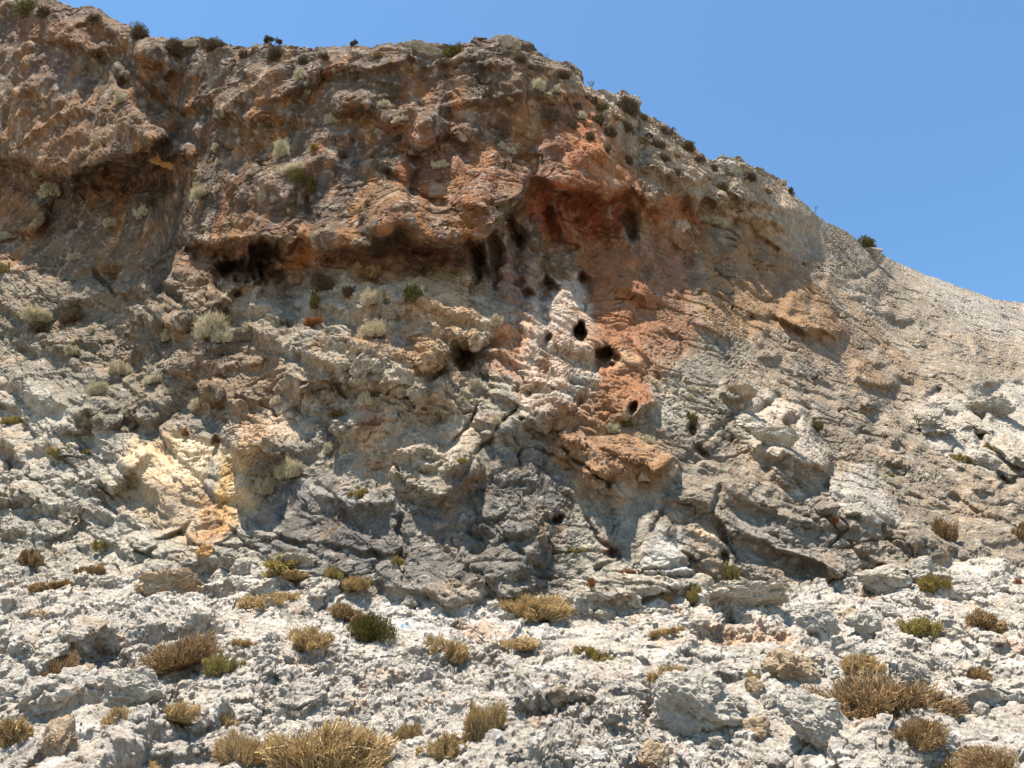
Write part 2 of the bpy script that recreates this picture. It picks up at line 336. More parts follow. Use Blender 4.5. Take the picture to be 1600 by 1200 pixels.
for k in range(75):
    x = rr.uniform(1180, 1800); y = 350+(x-1180)*.35+rr.uniform(20, 420); L = rr.uniform(30, 120)
    if y > 900: continue
    pts = [(x+L*(i/4-.5), y+L*(i/4-.5)*rr.uniform(.4, .6)+rr.uniform(-3, 3)) for i in range(5)]
    if k % 2: ledge(pts, rr.uniform(.15, .35), rr.uniform(8, 26), rr.uniform(3, 6), .3)
    else: crack(pts, rr.uniform(.08, .2), rr.uniform(1.5, 2.6))
H = blur(H, 1)
HOLE = blur(HOLE, 1)

# ------------------------------------------------------------------ rock colours: the stone's own, plus shade painted on the upper cliff
def c255(r, g, b, k=1.0, sat=.90):
    m = (r+g+b)/3; return np.array([(((m+(v-m)*sat)/255.)**2.2)*k for v in (r, g, b)], f4)
COLR = np.zeros((ch, cw, 3), f4); COLR[:] = c255(176, 166, 148)
KARST = np.zeros((ch, cw), f4)
def tint(pts, col, a=1.0, soft=10):
    xs = [p[0] for p in pts]; ys = [p[1] for p in pts]; m = soft*3+40
    s = win(min(xs)-m, min(ys)-m, max(xs)+m, max(ys)+m)
    k = blur(inpoly(pts, WX[s]+_wm[s]*8, WY[s]+_wn[s]*8).astype(f4), max(1, soft/2.2/CS))[..., None]*a
    COLR[s] = COLR[s]*(1-k)+np.array(col, f4)*k
    KARST[s] = np.clip(KARST[s]*(1-k[..., 0])+(k[..., 0] if a >= .55 and CY[s].mean() < 850 and soft < 15 else 0), 0, 1)
def spot(cx, cy, rx, ry, col, a=1.0, ang=0):
    n = 14; t = math.radians(ang)
    tint([(cx+rx*math.cos(q)*math.cos(t)-ry*math.sin(q)*math.sin(t), cy+rx*math.cos(q)*math.sin(t)+ry*math.sin(q)*math.cos(t)) for q in [2*math.pi*i/n for i in range(n)]], col, a, max(3, min(rx, ry)*.5))
BROWN = c255(126, 98, 72, 1, .95); ORANGE = c255(190, 132, 74, 1, .95); RUST = c255(176, 108, 60, 1, .9); GREY = c255(156, 146, 131); BLUEG = c255(150, 144, 138)
CREAM = c255(226, 192, 150); WHITE = c255(210, 192, 172); SAND = c255(196, 172, 140); DARK = c255(92, 90, 90); TAN = c255(176, 140, 104); OCHRE = c255(202, 160, 96)
PALE = c255(192, 182, 168); SLAB = c255(146, 132, 114)
L0 = -280; R0 = 1880
tint([(1180, 200), (R0, 300), (R0, 900), (1100, 930), (1000, 800), (1060, 600), (1050, 400)], SLAB, 1, 40)
tint([(L0, -120), (1300, -120), (1250, 330), (1130, 400), (1000, 420), (800, 470), (600, 430), (440, 470), (300, 480), (L0, 380)], BROWN, .9, 24)
tint([(900, 120), (1180, 250), (1300, 345), (1250, 400), (1100, 330), (1000, 270), (860, 150), (780, 60)], c255(176, 158, 134), .75, 16)
tint([(300, 50), (700, 50), (760, 110), (600, 130), (500, 150), (330, 120)], c255(150, 132, 116), .7, 20)
tint([(L0, 420), (300, 470), (560, 560), (700, 620), (860, 720), (900, 900), (700, 945), (420, 890), (250, 800), (L0, 900)], GREY, .8, 30)
tint([(L0, 500), (60, 520), (200, 640), (300, 830), (330, 900), (L0, 920)], c255(176, 168, 152), .8, 25)
tint([(180, 500), (430, 500), (560, 560), (560, 600), (420, 640), (230, 640), (150, 560)], c255(170, 146, 118), .55, 20)
tint([(500, 440), (740, 440), (790, 560), (720, 640), (580, 600), (540, 520)], c255(190, 170, 142), .7, 20)
tint([(560, 600), (840, 600), (850, 760), (700, 790), (560, 740)], c255(176, 160, 138), .6, 26)
tint([(L0, 925), (200, 900), (420, 888), (600, 935), (850, 948), (1080, 930), (1250, 925), (1400, 885), (1600, 885), (R0, 880), (R0, 1370), (L0, 1370)], PALE, 1, 8)
# orange and rust of the roofs
for p, c, a, s in [
 ([(20, 25), (120, 28), (200, 60), (215, 90), (120, 75), (20, 62)], RUST, .6, 8), ([(210, 85), (262, 92), (268, 118), (225, 118)], RUST, .8, 4),
 ([(0, 150), (120, 130), (170, 160), (180, 230), (120, 262), (60, 258), (0, 225)], ORANGE, .6, 16), ([(40, 170), (70, 165), (80, 240), (50, 240)], RUST, .45, 6),
 ([(100, 195), (140, 200), (120, 255), (90, 250)], RUST, .5, 5), ([(60, 100), (110, 90), (150, 120), (110, 150), (60, 140)], c255(158, 136, 132), .7, 12), ([(95, 150), (112, 130), (120, 145), (100, 160)], WHITE, .7, 3),
 ([(180, 140), (240, 150), (250, 200), (200, 235), (175, 200)], c255(176, 132, 96), .6, 10), ([(228, 250), (265, 215), (310, 232), (270, 255), (245, 272)], RUST, .95, 4), ([(255, 235), (275, 228), (280, 245), (258, 255)], CREAM, .6, 4),
 ([(0, 292), (40, 300), (74, 340), (60, 355), (0, 350)], ORANGE, .8, 6), ([(320, 150), (345, 160), (340, 220), (325, 215)], c255(190, 120, 90), .4, 6),
 ([(380, 190), (430, 200), (440, 250), (380, 260)], ORANGE, .7, 8), ([(580, 190), (650, 190), (695, 215), (690, 240), (620, 215)], c255(200, 126, 92), .85, 6), ([(640, 230), (700, 240), (800, 230), (810, 290), (740, 320), (700, 330), (640, 300)], c255(182, 112, 72), .8, 12),
 ([(575, 265), (640, 280), (640, 320), (590, 350), (575, 320)], ORANGE, .65, 8), ([(700, 320), (790, 300), (780, 350), (700, 362)], RUST, .75, 8), ([(600, 330), (680, 330), (700, 360), (600, 370)], c255(160, 92, 60), .6, 8),
 ([(370, 330), (460, 320), (490, 360), (380, 375)], c255(190, 132, 96), .55, 10), ([(440, 380), (490, 380), (490, 425), (445, 425)], RUST, .85, 6), ([(280, 380), (400, 390), (390, 430), (290, 410)], c255(140, 98, 76), .7, 10),
 ([(490, 380), (560, 385), (700, 375), (720, 420), (560, 430), (500, 440)], c255(150, 100, 74), .7, 10), ([(620, 120), (720, 110), (740, 170), (640, 190)], c255(190, 128, 88), .6, 14), ([(700, 180), (820, 160), (820, 230), (700, 225)], c255(160, 110, 80), .55, 12),
 ([(830, 170), (900, 150), (960, 210), (1000, 290), (900, 280), (840, 240)], c255(186, 112, 72), .75, 14), ([(820, 250), (870, 270), (1000, 300), (985, 340), (960, 380), (900, 390), (860, 370), (820, 330)], c255(158, 76, 48), .92, 10),
 ([(870, 290), (960, 300), (960, 330), (880, 325)], c255(140, 62, 40), .7, 6), ([(990, 300), (1060, 310), (1090, 330), (1060, 380), (1010, 350)], c255(192, 126, 88), .7, 8), ([(1060, 330), (1100, 335), (1105, 370), (1075, 380)], RUST, .6, 5),
 ([(905, 400), (960, 380), (1000, 400), (1010, 480), (1000, 520), (930, 520), (915, 470)], c255(176, 104, 58), .97, 7), ([(925, 380), (975, 385), (980, 420), (920, 420)], c255(196, 118, 70), .8, 5),
 ([(1005, 340), (1060, 340), (1075, 400), (1070, 520), (1040, 560), (1005, 530), (1000, 420)], c255(178, 124, 88), .75, 10), ([(1085, 360), (1200, 350), (1300, 480), (1330, 560), (1200, 520), (1090, 520)], c255(176, 140, 100), .6, 22),
 ([(1210, 500), (1310, 505), (1330, 560), (1250, 560)], c255(160, 124, 90), .4, 10), ([(1300, 540), (1380, 560), (1420, 640), (1350, 600)], c255(160, 128, 98), .3, 12),
 ([(930, 570), (1010, 560), (1020, 620), (985, 650), (940, 620)], c255(184, 118, 74), .92, 7), ([(850, 660), (950, 600), (1000, 680), (1060, 720), (1010, 770), (900, 750), (860, 710)], c255(180, 140, 102), .85, 10),
 ([(800, 500), (850, 440), (905, 430), (915, 510), (940, 545), (900, 590), (870, 640), (820, 640), (800, 580)], c255(208, 174, 146), .95, 7), ([(830, 440), (870, 430), (905, 440), (900, 500), (850, 530), (830, 500)], c255(216, 198, 180), .95, 5),
 ([(820, 600), (870, 600), (880, 640), (850, 665), (820, 640)], c255(214, 192, 170), .85, 5), ([(860, 545), (910, 540), (915, 580), (870, 580)], c255(210, 182, 156), .85, 4), ([(870, 640), (930, 600), (935, 660), (880, 680)], c255(222, 178, 146), .6, 6),
 ([(770, 400), (850, 400), (850, 440), (830, 500), (790, 500), (770, 450)], c255(176, 140, 124), .75, 8), ([(770, 500), (830, 520), (810, 560), (760, 545)], c255(206, 144, 98), .8, 6), ([(755, 560), (815, 560), (815, 600), (765, 600)], c255(190, 134, 104), .7, 6),
 ([(920, 480), (1005, 480), (1010, 560), (960, 550), (930, 530)], c255(172, 112, 70), .85, 5), ([(985, 545), (950, 540), (970, 560), (1005, 565)], c255(214, 168, 128), .7, 4),
 ([(680, 455), (740, 460), (745, 520), (690, 540), (670, 500)], c255(212, 172, 134), .8, 8), ([(630, 430), (700, 430), (700, 470), (640, 470)], c255(214, 190, 158), .6, 8), ([(560, 500), (690, 520), (650, 570), (550, 560)], c255(184, 140, 100), .65, 8),
 ([(205, 690), (250, 670), (330, 690), (395, 715), (400, 780), (370, 820), (330, 770), (240, 760), (200, 735)], c255(224, 192, 148), .97, 7), ([(300, 690), (350, 700), (345, 750), (250, 745), (220, 720)], c255(234, 210, 174), .8, 6),
 ([(330, 720), (350, 720), (340, 800), (320, 810)], c255(160, 156, 150), .75, 5), ([(355, 720), (372, 725), (355, 830), (340, 840)], OCHRE, .8, 5), ([(170, 750), (320, 760), (330, 870), (300, 860), (190, 790)], c255(196, 170, 136), .75, 10),
 ([(310, 780), (380, 790), (350, 860), (305, 850)], c255(208, 158, 106), .7, 7), ([(370, 640), (440, 640), (445, 690), (385, 705)], c255(206, 166, 128), .8, 6), ([(365, 690), (400, 700), (430, 710), (400, 716)], c255(206, 162, 100), .8, 4),
 ([(400, 620), (470, 640), (480, 700), (430, 690)], c255(212, 188, 160), .7, 7), ([(300, 540), (420, 540), (430, 620), (300, 640)], c255(172, 124, 86), .6, 12), ([(190, 450), (330, 460), (350, 490), (250, 505), (180, 480)], c255(170, 138, 108), .6, 10),
 ([(560, 640), (600, 620), (600, 740), (570, 750)], c255(196, 156, 120), .6, 8), ([(690, 600), (760, 620), (740, 740), (690, 740)], c255(200, 178, 150), .6, 12), ([(410, 750), (500, 740), (640, 800), (640, 920), (540, 900), (400, 880)], BLUEG, .85, 18),
 ([(640, 780), (800, 770), (830, 880), (640, 920)], c255(156, 148, 136), .7, 18), ([(760, 640), (860, 720), (900, 800), (840, 900), (780, 880), (760, 760)], c255(146, 140, 130), .8, 16), ([(1020, 830), (1060, 820), (1080, 895), (1010, 895)], c255(200, 194, 184), .9, 6),
 ([(1080, 825), (1135, 830), (1130, 860), (1095, 860)], c255(226, 196, 160), .9, 4), ([(1170, 600), (1250, 630), (1290, 720), (1170, 720), (1160, 660)], c255(206, 190, 172), .7, 12), ([(1220, 640), (1245, 640), (1240, 670), (1222, 672)], c255(150, 106, 82), .7, 4),
 ([(1420, 630), (1500, 610), (1600, 590), (R0, 600), (R0, 800), (1600, 740), (1450, 700)], c255(190, 180, 166), .8, 14), ([(1300, 740), (1360, 730), (1400, 800), (1340, 820), (1290, 780)], c255(190, 182, 168), .7, 8),
 ([(1400, 400), (1600, 470), (R0, 520), (R0, 600), (1500, 520)], c255(172, 164, 152), .6, 20), ([(1150, 780), (1300, 820), (1350, 900), (1200, 915), (1120, 860)], c255(140, 134, 124), .7, 16), ([(940, 780), (1010, 790), (1000, 870), (950, 870), (930, 820)], c255(150, 140, 126), .6, 8),
 ([(915, 800), (935, 830), (960, 880), (940, 880)], c255(196, 150, 108), .5, 3), ([(1020, 520), (1120, 520), (1160, 620), (1100, 680), (1040, 660), (1020, 600)], c255(160, 148, 128), .7, 18), ([(400, 480), (530, 480), (540, 560), (430, 560)], c255(168, 156, 136), .7, 12),
 ([(450, 235), (540, 240), (570, 300), (480, 300), (440, 260)], c255(146, 142, 140), .7, 12), ([(500, 180), (560, 190), (560, 215), (510, 215)], c255(160, 154, 146), .8, 6), ([(560, 100), (640, 80), (700, 90), (640, 120)], c255(176, 150, 122), .6, 8),
 ([(590, 935), (860, 935), (860, 1010), (640, 1000)], c255(214, 208, 198), .6, 10), ([(690, 980), (760, 970), (800, 985), (740, 1000)], c255(206, 176, 150), .7, 6), ([(728, 981), (745, 981), (744, 990), (729, 989)], c255(160, 96, 70), .9, 2),
 ([(450, 962), (478, 962), (476, 970), (455, 970)], c255(206, 140, 112), .6, 3), ([(1130, 970), (1240, 985), (1230, 1005), (1140, 1000)], c255(210, 160, 120), .6, 5), ([(1330, 925), (1370, 925), (1360, 945), (1330, 945)], c255(196, 130, 72), .8, 4), ([(1450, 1060), (1520, 1040), (1500, 1090), (1450, 1100)], c255(216, 182, 150), .6, 8),
 ([(1080, 975), (1200, 985), (1190, 1000), (1090, 995)], c255(214, 178, 146), .5, 5), ([(0, 940), (60, 930), (110, 945), (60, 960)], c255(220, 196, 160), .6, 6), ([(1560, 1000), (1600, 1000), (1600, 1030), (1560, 1030)], c255(190, 140, 100), .4, 5),
 ([(890, 1040), (1010, 1040), (960, 1150), (820, 1180), (800, 1100)], c255(196, 182, 168), .5, 14)]: tint(p, c, a, s)
# dark water streaks under the roofs, ochre ones on the slab
def streak(x0, y0, x1, y1, w_, col, a):
    dx = w_*.75; s = win(min(x0, x1)-30, y0-10, max(x0, x1)+30, y1+30); t = np.clip((CY[s]-y0)/(y1-y0), 0, 1.3)
    k = np.exp(-((CX[s]+_wn[s]*4-(x0+(x1-x0)*t))/(dx*(1-.4*t)))**2)*sm(t, 0, .12)*(1-sm(t, .6, 1.2))*a
    COLR[s] = COLR[s]*(1-k[..., None])+np.array(col, f4)*k[..., None]; KARST[s] = np.maximum(KARST[s], np.clip(k*1.2, 0, 1))
rs = random.Random(4)
for x, y, h, ww in [(735, 395, 60, 8), (745, 380, 90, 9), (757, 370, 60, 6), (776, 360, 90, 10), (820, 320, 60, 10), (975, 325, 62, 12), (985, 350, 40, 7), (755, 560, 60, 16), (700, 150, 70, 12), (640, 140, 50, 7), (685, 170, 60, 10), (745, 190, 60, 9), (560, 270, 60, 10), (530, 290, 80, 14),
                    (500, 300, 70, 9), (715, 390, 50, 7), (460, 385, 40, 7), (170, 150, 60, 14), (215, 140, 60, 16), (300, 170, 60, 20), (345, 175, 50, 26), (840, 330, 60, 8), (905, 250, 30, 6), (1000, 380, 80, 8), (590, 380, 40, 14), (640, 400, 30, 20), (420, 385, 60, 22), (400, 400, 40, 22)]:
    streak(x, y, x+(x-800)*.12*h/100, y+h, ww, c255(88, 84, 86), .72)
for x, y, h, ww, c in [(1035, 340, 110, 10, WHITE), (1050, 360, 80, 6, WHITE), (1090, 400, 60, 8, c255(190, 180, 170)), (1110, 380, 90, 7, c255(196, 180, 150)), (1075, 470, 50, 8, c255(190, 186, 180)), (1150, 370, 130, 9, c255(150, 112, 78)), (1175, 380, 110, 7, c255(206, 186, 156)), (1190, 390, 130, 10, c255(150, 112, 78)),
                       (1210, 400, 90, 6, c255(206, 190, 164)), (1230, 410, 100, 10, c255(160, 120, 84)), (1130, 420, 90, 8, c255(160, 122, 84)), (1060, 400, 120, 6, c255(150, 92, 56)), (1020, 400, 100, 8, c255(160, 104, 70)), (865, 300, 80, 5, c255(196, 160, 140)), (880, 360, 40, 6, c255(200, 170, 150)), (930, 300, 50, 6, c255(176, 90, 50)), (90, 110, 80, 8, WHITE), (30, 90, 60, 10, c255(190, 160, 130)),
                       (600, 440, 150, 12, c255(202, 164, 124)), (620, 450, 160, 8, c255(150, 148, 146)), (640, 460, 140, 14, c255(150, 148, 146)), (655, 560, 90, 8, c255(206, 164, 122))]:
    streak(x, y, x+(x-800)*.16*h/100, y+h, ww, c, .6)
tint([(60, 262), (190, 250), (300, 196), (370, 240), (350, 330), (240, 350), (120, 310)], c255(100, 86, 76), .75, 8)  # shade of the recess under the left roof, painted into the colour
tint([(L0, -120), (840, -120), (900, 150), (880, 250), (800, 340), (560, 385), (280, 385), (L0, 330)], c255(84, 70, 59), .55, 20)  # upper cliff darkened in its colour to deepen the shade there
tint([(860, 260), (1000, 290), (990, 370), (900, 385), (850, 330)], c255(128, 76, 46), .35, 10)
tint([(L0, 420), (280, 440), (420, 520), (420, 640), (200, 690), (60, 600), (L0, 560)], c255(116, 105, 88), .62, 20)
tint([(L0, 400), (250, 430), (330, 490), (200, 560), (L0, 540)], c255(126, 112, 92), .4, 16)
for k in range(70):
    x = rs.uniform(1005, 1330); y = rs.uniform(335, 430)+max(0, x-1150)*.5; h = rs.uniform(60, 190)
    streak(x, y, x+(x-800)*.16*h/100, y+h, rs.uniform(3, 11), rs.choice([c255(136, 96, 66), c255(150, 104, 68), c255(122, 112, 102), c255(176, 152, 124), c255(186, 172, 152), c255(146, 112, 80)]), rs.uniform(.6, .95))
for k in range(90):
    x = rs.uniform(-100, 960); y = rs.uniform(60, 330); h = rs.uniform(40, 130)
    streak(x, y, x+(x-800)*.14*h/100, y+h, rs.uniform(3, 12), rs.choice([c255(84, 76, 74), c255(96, 82, 74), c255(150, 92, 54), c255(166, 112, 70), c255(172, 140, 108), c255(118, 84, 62)]), rs.uniform(.5, .92))
for k in range(60):
    x = rs.uniform(500, 900); y = rs.uniform(400, 700); h = rs.uniform(40, 130)
    streak(x, y, x+(x-800)*.14*h/100, y+h, rs.uniform(4, 14), rs.choice([c255(112, 108, 106), c255(120, 112, 104), c255(178, 138, 100), c255(188, 160, 128), c255(130, 124, 118)]), rs.uniform(.3, .6))
tint([(908, 396), (960, 378), (1003, 396), (1014, 470), (1022, 560), (1010, 640), (985, 652), (935, 640), (925, 560), (912, 470)], c255(158, 108, 76), .7, 8)
tint([(822, 440), (870, 424), (905, 425), (916, 500), (905, 580), (870, 650), (820, 640), (812, 560)], c255(206, 180, 158), .6, 6)
for k in range(16):
    spot(rs.uniform(825, 925), rs.uniform(440, 650), rs.uniform(4, 13), rs.uniform(3, 8), rs.choice([c255(226, 212, 196), c255(222, 206, 190), c255(176, 116, 78), c255(190, 140, 104)]), .7, rs.uniform(-40, 40))
tint([(1008, 350), (1080, 350), (1092, 530), (1040, 610), (1012, 580)], c255(146, 98, 66), .75, 9)
tint([(935, 560), (975, 540), (1005, 566), (960, 575)], c255(206, 164, 124), .7, 4)
tint([(860, 650), (950, 600), (1010, 650), (1060, 720), (1010, 770), (930, 765), (870, 710)], c255(158, 116, 82), .6, 9)
tint([(1090, 370), (1190, 360), (1290, 470), (1320, 520), (1180, 520), (1100, 500)], c255(150, 112, 74), .65, 14)
tint([(1250, 500), (1330, 500), (1420, 620), (1340, 590)], c255(148, 118, 90), .3, 10)
tint([(650, 440), (740, 450), (760, 600), (700, 640), (640, 560)], c255(184, 148, 108), .5, 12)
tint([(410, 760), (620, 800), (760, 700), (860, 720), (900, 800), (880, 930), (640, 935), (420, 885)], c255(108, 103, 96), .7, 18)
COLR = blur(COLR, 1)
FOOT = np.interp(CX[0], [-280, 0, 200, 330, 420, 540, 650, 760, 870, 1000, 1100, 1200, 1300, 1400, 1500, 1600, 1880],
                 [890, 905, 905, 885, 893, 915, 938, 946, 948, 948, 930, 928, 910, 893, 885, 880, 870])

# ------------------------------------------------------------------ the rock face and the slope below it
SKY = np.array([(-900, -110), (-280, -70), (-100, -40), (0, -25), (60, -12), (92, 2), (115, 12), (140, 8), (165, 20), (195, 38), (215, 50), (240, 60), (285, 64), (310, 58), (345, 68), (385, 73), (400, 70), (430, 70), (470, 76), (515, 73),
 (560, 75), (600, 73), (625, 67), (650, 63), (680, 67), (700, 73), (730, 69), (742, 60), (770, 57), (785, 53), (810, 63), (830, 73), (850, 90), (870, 99), (890, 104), (905, 119), (912, 136), (930, 144), (960, 151), (975, 147), (995, 159), (1000, 176),
 (1030, 191), (1055, 206), (1080, 226), (1100, 246), (1112, 252), (1130, 245), (1152, 246), (1165, 257), (1185, 263), (1200, 270), (1222, 281), (1235, 298), (1250, 313), (1268, 326), (1280, 340), (1300, 351), (1325, 363), (1345, 381), (1365, 389),
 (1400, 409), (1450, 431), (1500, 449), (1560, 468), (1600, 473), (1700, 500), (1880, 560), (2600, 700)], float)
RES = 1.0
cp, sp = math.cos(PITCH), math.sin(PITCH)
def nx(a, b, n): return np.linspace(a, b, n, endpoint=False)
ux = np.concatenate([nx(-900, -280, 70), nx(-280, -20, int(110*RES)), nx(-20, 1620, int(1190*RES)), nx(1620, 1880, int(100*RES)), np.linspace(1880, 2600, 80)])
nv = int(960*RES)
yb = 1326.0
v = np.linspace(0, 1, nv)
sk = np.interp(ux, SKY[:, 0], SKY[:, 1])
skj = 4*fbm(np.stack([ux/34, ux*0, ux*0], -1), 1, 2)+3.5*fbm(np.stack([ux/9., ux*0+4, ux*0], -1), 1, 3)+5*(RV[(np.floor(ux/13+2*noise(ux/30, ux*0, ux*0)).astype(int)) & 255, 1]-.5)
PX = np.repeat(ux[None], nv, 0); PY = sk[None]+(yb-sk[None])*v[:, None]          # survey coordinates of every vertex
B = (600-PY)/F; T = (sp+B*cp)/(cp-B*sp)
Yd = samp(YC, PX, PY).astype(np.float64)
a_ = (PX-800)/F
def rays(Y): return np.stack([Y*a_/(cp-B*sp), Y, CAMZ+Y*T], -1)
P0 = rays(Yd)
depth = Yd/(cp-B*sp)       # optical depth
h = samp(H, PX, PY); ho = samp(HOLE, PX, PY)
fade = sm(PY-sk[None], 0, 26)*.6+.4
foot = np.interp(ux, CX[0], FOOT)[None]+fbm(np.stack([PX/40, PY*0, PY*0], -1), 1, 3)*8
GM = sm(PY, foot-5, foot+5).astype(f4)                     # 1 on the slope, 0 on the cliff
Yd = Yd-(h*0.85)*(0.35+0.65*fade)*np.clip(Yd/11, .45, 1.6)+ho*fade
P = rays(Yd)
print('depth', Yd[0, ::200].round(1), 'top z', P[0, ::200, 2].round(1))
def normals(P):
    du = np.gradient(P, axis=1); dv = np.gradient(P, axis=0)
    n = np.cross(dv, du); n /= np.linalg.norm(n, axis=-1, keepdims=True)+1e-9
    return n
N = normals(blur(P.astype(f4), 5))
if N[nv//2, len(ux)//2, 1] > 0: N = -N

# ---- broken rock in space coordinates, in three passes, each following the surface the last one left
def warp(D): return D+0.09*np.stack([fbm(D, .6, 2, off=3), fbm(D, .6, 2, off=31), fbm(D, .6, 2, off=57)], -1)
NB1 = np.array([.48, -.25, .84]); TB1 = np.array([.86, .05, -.5]); NB2 = np.array([-.25, -.5, .83]); TB2 = np.array([.95, .1, .3])
th = math.radians(30); ct, st = math.cos(th), math.sin(th)      # the beds dip to the right
def beds(Pw): return np.stack([(Pw[..., 0]*ct-Pw[..., 2]*st)*0.5, Pw[..., 1]*0.8, (Pw[..., 0]*st+Pw[..., 2]*ct)*1.3], -1)
mk_smooth = blur(inpoly([(1000, 330), (1300, 350), (1400, 620), (1100, 700), (1000, 600)], CX, CY).astype(f4), 15)+blur((inpoly([(200, 700), (390, 690), (400, 800), (330, 860), (180, 800)], CX, CY) | inpoly([(890, 390), (1010, 390), (1010, 540), (920, 540)], CX, CY)).astype(f4), 6)
mk_smooth = np.clip(mk_smooth+blur((inpoly([(0, 90), (200, 90), (280, 150), (240, 220), (100, 260), (0, 230)], CX, CY) | inpoly([(380, 300), (560, 260), (820, 230), (800, 320), (700, 365), (400, 375)], CX, CY) | inpoly([(820, 250), (1000, 280), (1000, 400), (830, 400)], CX, CY) | inpoly([(400, 770), (560, 700), (700, 640), (860, 700), (1000, 780), (1000, 930), (640, 940), (540, 910), (410, 880)], CX, CY)).astype(f4), 8), 0, 1.1)
mk_hole = np.clip(blur((HOLE > .12).astype(f4), 2)*1.5, 0, 1)
mk_slab = blur(((CX > 960) & (CY < 915) & (CX+CY > 1500)).astype(f4), 14); mk_top = blur(((CY < 235) & (CX < 1300)).astype(f4), 14)
mk_roof = blur(((CY < 400) & (CX < 860)).astype(f4), 15)
mk_fl = blur(((CY > 60) & (CY < 430) & (CX < 1100)).astype(f4), 14)
def masks(D, PX, PY):
    r = 0.68+0.45*np.clip(fbm(D, .25, 2, off=5), -1, 1)
    r = r*(1-.6*samp(mk_smooth, PX, PY))*(1-.6*samp(mk_roof, PX, PY))*(1-.78*samp(mk_slab, PX, PY))
    return r.astype(f4), samp(mk_fl, PX, PY), 1-.85*samp(mk_hole, PX, PY)
D = P.astype(f4); Pw = warp(D); Q = beds(Pw); cl = 1-GM; rough, flm, nh = masks(D, PX, PY)
f0, e0 = facets(Q, 0.4, 42, 1.0, .5, .2, .05)
f1, e1 = facets(Q, 1.05, 2, 1.0, .5, .25, .07)
f2, e2 = facets(Q, 2.6, 5, 1.0, .5, .35, .09)
disp = cl*rough*(0.17*f0+0.27*f1+0.17*f2+.30*beds_saw(Pw, NB1, TB1, .8, 2.6, 3)+.42*beds_saw(Pw, NB1, TB1, 2.4, 3.2, 9)+.22*beds_saw(Pw, NB2, TB2, 1.3, 2.2, 15))+cl*samp(mk_top, PX, PY)*(.45*beds_saw(Pw, NB2, TB2, 1.5, 3.4, 51)+.3*beds_saw(Pw, NB2, TB2, 3.6, 3.4, 57))+cl*0.03*fbm(D, .45, 3, off=8)
gf, ge = facets(Pw*np.array([.8, .9, 1.1], f4), 1.3, 21, .9, .6, .3, .12)
disp += GM*(.42*beds_saw(Pw, NB2, TB2, 1.5, 2.4, 33)+.55*beds_saw(Pw, NB1, TB1, 3.2, 2.5, 39)+0.26*gf+0.09*fbm(D, 1.1, 3, off=12)+0.05*fbm(D, .4, 2, off=2))
sf = fade*.9+.1; disp = blur(disp, 1)
vw = np.array([0, 0, CAMZ], f4)-D; vw /= np.linalg.norm(vw, axis=-1, keepdims=True); N = N*.6+vw*.4; N /= np.linalg.norm(N, axis=-1, keepdims=True)
D = D+N*(disp*sf*nh)[..., None]
D[..., 2] -= (skj*np.interp(ux, [1200, 1350], [1, .35]))[None]*Yd/F*np.exp(-(PY-sk[None])/14)
# spread the rows evenly over the surface so far
def respread(D, fields, rows, cap):
    n0, w0 = D.shape[:2]; ds = np.linalg.norm(np.diff(D, axis=0), axis=-1)/np.maximum(1, D[1:, :, 1]*cp+(D[1:, :, 2]-CAMZ)*sp)+0.15/F
    ds = blur(np.minimum(ds, cap/F), 2); ds = blur(np.repeat(ds[:, ::4], 1, 1), 2)
    ds = np.stack([np.interp(np.arange(w0), np.arange(0, w0, 4), r_) for r_ in ds])
    cs = np.concatenate([np.zeros((1, w0)), np.cumsum(ds, 0)]); cs /= cs[-1]; tv = np.linspace(0, 1, rows)
    RI = np.stack([np.interp(tv, cs[:, i], np.arange(n0)) for i in range(w0)], 1)
    j0 = np.clip(RI.astype(np.int32), 0, n0-2); fr = (RI-j0).astype(f4); ii = np.arange(w0)[None]
    return [(A[j0, ii]*(1-(fr[..., None] if A.ndim == 3 else fr))+A[j0+1, ii]*(fr[..., None] if A.ndim == 3 else fr)).astype(f4) for A in [D]+fields]
V01 = np.repeat(v[:, None].astype(f4), len(ux), 1); NR = int(1250*RES)
D, PX, PY, sf, GM, e2, ge, V01 = respread(D, [PX, PY, sf, GM, e2, ge, V01], NR, 12); cl = 1-GM
nrow = NR
def side(N): return -N if N[nrow//2, len(ux)//2, 1] > 0 else N
N = side(normals(blur(D, 3))); Pw = warp(D); rough, flm, nh = masks(D, PX, PY)
f3, e3 = facets(Pw*np.array([.7, 1, 1.3], f4), 6.0, 9, 1.0, .5, .30, .07)
gf2, ge2 = facets(Pw*np.array([.9, 1, 1], f4), 5.5, 23, 1.0, .6, .4, .07)
r1 = ridged(Pw, 3.1, 3, .55, 4)
var = .12+1.1*sm(fbm(D, .55, 3, off=77), -.2, .4)
disp = cl*rough*(0.26*var*f3+.5*beds_saw(Pw, NB1, TB1, 6.5, 3.0, 21))+GM*(0.22*(.3+.7*var)*gf2+.5*beds_saw(Pw, NB2, TB2, 7, 2.2, 25))+(r1-1.2)*(0.012*GM+0.005*cl*rough)
pit = noise(Pw[..., 0]*10, Pw[..., 1]*10, Pw[..., 2]*13); pn = sm(noise(D[..., 0]*.8+40, D[..., 1]*.8, D[..., 2]*.8), -.25, .3)
disp -= 0.035*sm(pit, .28, .62)*(0.35+0.65*pn)*(1-.4*GM)
fl = noise(D[..., 0]*2.6, D[..., 1]*.6, D[..., 2]*.35); fl2 = noise(D[..., 0]*6.1+9, D[..., 1], D[..., 2]*.7)
disp += flm*(0.10*fl+0.035*fl2)
Ps = Pw*np.array([.55, .8, 1.3], f4)
disp -= (.16*seams(Ps, 1.1, .045, 3)+.08*seams(Ps, 2.6, .06, 7))*(.7+.3*(GM+cl*rough))
